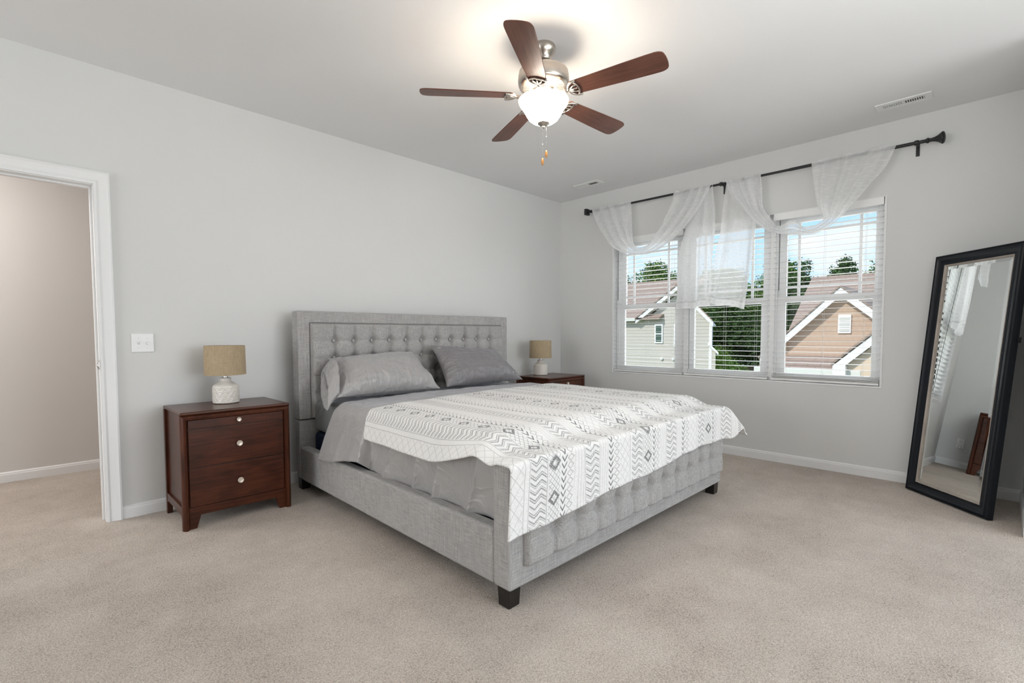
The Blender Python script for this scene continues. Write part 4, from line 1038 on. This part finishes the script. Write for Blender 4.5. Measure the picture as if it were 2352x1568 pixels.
for (ya_, yb_, za_, zb_) in ((11.98, 11.55, 0.70, 1.62), (10.98, 10.45, 0.55, 1.62)):
    wf = obj('house_window', MB().box(D1-0.05, yb_, za_, D1, ya_, zb_), M_housetrim, h1)
    zm = (za_+zb_)/2
    obj('pane', MB().box(D1-0.06, yb_+0.07, za_+0.07, D1-0.04, ya_-0.07, zm-0.03).box(D1-0.06, yb_+0.07, zm+0.03, D1-0.04, ya_-0.07, zb_-0.07), M_hglass, wf)
for yy in (11.60, 11.0): obj('vent_cap', MB().ball((D1-0.04, yy, -0.05), 0.08, 10, 6, 0.6, 1, 1), M_housetrim, h1)

# fence
fe = thing('wooden_fence', (28, 10, GZ), 'brown wooden privacy fence in front of the woods', 'fence')
obj('boards', MB().box(28.0, 4.5, GZ, 28.06, 11.55, -0.62), M_fence, fe)
for yy in (6, 7.8, 9.0, 10.2, 11.4): obj('post', MB().box(27.9, yy-0.06, GZ, 28.0, yy+0.06, -0.56), M_fence, fe)
obj('cap_rail', MB().box(27.92, 4.5, -0.64, 28.08, 11.6, -0.57), M_fence, fe)

# trees: leafy crown meshes of many small leaves on a few shared shapes
def crown_mesh(name, mat, n, blobs, leafsz, seed):
    rr = random.Random(seed); mb = MB()
    tot = sum(b[3]**2 for b in blobs)
    for (bx_, by_, bz_, br_, sz_) in blobs:
        for _ in range(int(n*br_**2/tot)):
            d = Vector((rr.gauss(0, 1), rr.gauss(0, 1), rr.gauss(0, 1))).normalized()
            r = br_*(rr.random()**0.30)*(0.8+0.45*N3(d.x*2.2+seed, d.y*2.2+bx_, d.z*2.2+bz_))
            c = Vector((bx_+d.x*r, by_+d.y*r, bz_+d.z*r*sz_))
            q1 = Vector((rr.gauss(0, 1), rr.gauss(0, 1), rr.gauss(0, 0.6))).normalized(); q2 = q1.cross(Vector((rr.gauss(0, 1), rr.gauss(0, 1), rr.gauss(0, 1)))).normalized()
            L = leafsz*(0.6+0.8*rr.random()); k = len(mb.v)
            mb.v += [tuple(c-q1*L), tuple(c-q2*L*0.55), tuple(c+q1*L), tuple(c+q2*L*0.55)]; mb.f.append((k, k+1, k+2, k+3))
    me = bpy.data.meshes.new(name); me.from_pydata(mb.v, [], mb.f); me.materials.append(mat); return me
ROUND = [(0, 0, 6.2, 2.0, 1.0), (1.1, 0.6, 5.0, 1.5, 0.9), (-1.0, -0.7, 5.2, 1.5, 0.9), (0.3, 1.3, 4.2, 1.4, 0.9), (0.0, -1.4, 4.0, 1.4, 0.9), (0, 0, 7.6, 1.1, 1.0), (0.0, 0.0, 3.4, 1.7, 0.8)]
PINE = [(0, 0, 8.6, 0.45, 1.6), (0.2, 0.2, 7.6, 0.8, 0.8), (-0.2, -0.5, 6.8, 1.1, 0.6), (0.1, 0.8, 6.0, 1.3, 0.5), (0, -0.9, 5.2, 1.4, 0.5), (0, 0.5, 4.2, 1.5, 0.7), (0, 0, 3.0, 1.5, 0.9)]
BUSH = [(0, 0, 1.3, 1.2, 0.9), (0.2, 1.0, 1.0, 1.0, 0.9), (-0.2, -1.0, 1.1, 1.0, 0.9), (0, 0.3, 2.0, 0.8, 1.0)]
trunk = MB().tube([(0, 0, 0), (0.05, 0.03, 2.5), (0, 0, 5.0), (0.03, 0, 8.0)], [0.22, 0.17, 0.12, 0.04], 8)
tm = bpy.data.meshes.new('trunk'); tm.from_pydata(trunk.v, [], trunk.f); tm.materials.append(M_bark)
CR = {}
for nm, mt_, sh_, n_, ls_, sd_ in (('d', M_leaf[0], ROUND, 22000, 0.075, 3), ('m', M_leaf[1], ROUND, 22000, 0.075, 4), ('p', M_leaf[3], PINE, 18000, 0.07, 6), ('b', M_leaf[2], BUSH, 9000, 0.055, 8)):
    CR[nm] = crown_mesh('crown', mt_, n_, sh_, ls_, sd_)
def tree(name, kind, x, y, h, label, cat='tree', group=None, rot=0, wide=1.0):
    base = {'d': 8.6, 'm': 8.6, 'p': 9.2, 'dp': 9.2, 'b': 2.8}[kind]
    t = thing(name, (x, y, GZ), label, cat, group); s = h/base; t.scale = (s*wide, s*wide, s); t.rotation_euler = (0, 0, rot)
    c = bpy.data.objects.new('crown', CR[kind]); COL.objects.link(c); c.parent = t
    if kind != 'b':
        k = bpy.data.objects.new('trunk', tm); COL.objects.link(k); k.parent = t
    return t
G1, G2 = 'trees over the grey house', 'trees behind the fence'
for (x, y, h, w_) in ((38.5, 25.6, 10.1, 1.2), (46.0, 23.6, 10.5, 1.25), (46.0, 29.4, 10.9, 1.3), (38.5, 16.0, 9.4, 1.15)):
    tree('leafy_tree', 'm', x, y, h, 'sunlit green tree rising over the grey house roof', 'tree', G1, y, w_)
tree('leafy_tree', 'm', 38.5, 21.0, 10.6, 'tallest pointed green tree over the grey house roof', 'tree', G1, 0.4, 1.0)
tree('leafy_tree', 'm', 46.0, 17.6, 10.4, 'green tree in the woods behind the wooden fence', 'tree', G2, 1.0, 1.2)
tree('leafy_tree', 'm', 46.0, 13.4, 10.8, 'green tree in the woods behind the wooden fence', 'tree', G2, 2.0, 1.15)
tree('leafy_tree', 'd', 40.0, 10.6, 8.9, 'green tree in the woods behind the wooden fence', 'tree', G2, 3.0, 0.95)
tree('dark_tree', 'd', 32.5, 12.6, 6.8, 'dark tree at the edge of the woods', 'tree', 'dark trees at the wood edge', 0.5, 1.35)
tree('dark_tree', 'd', 32.3, 10.0, 6.4, 'dark tree at the edge of the woods', 'tree', 'dark trees at the wood edge', 2.6, 1.0)
tree('pine_tree', 'p', 35.2, 8.9, 8.9, 'tall dark pine beside the tan house roof, left of the roof edge', 'tree', 'pines beyond the tan house', 0.2, 1.2)
tree('pine_tree', 'p', 34, 6.45, 8.7, 'tall pine rising over the ridge of the tan house', 'tree', 'pines beyond the tan house', 1.1, 1.2)
tree('leafy_tree', 'd', 43, 8.3, 9.6, 'low round treetop just showing over the tan house ridge', 'tree', 'pines beyond the tan house', 2.1, 0.95)
tree('leafy_tree', 'm', 41, 5.4, 9.6, 'green treetop over the right end of the tan house ridge', 'tree', 'pines beyond the tan house', 0.9, 0.9)
for i, (y, h, x) in enumerate(((9.95, 3.7, 25.3), (7.3, 3.5, 25.3))):
    tree('lime_shrub', 'b', x, y, h, 'bright lime green shrub in front of the wooden fence', 'shrub', 'lime shrubs before the fence', i*2.0, 0.85)
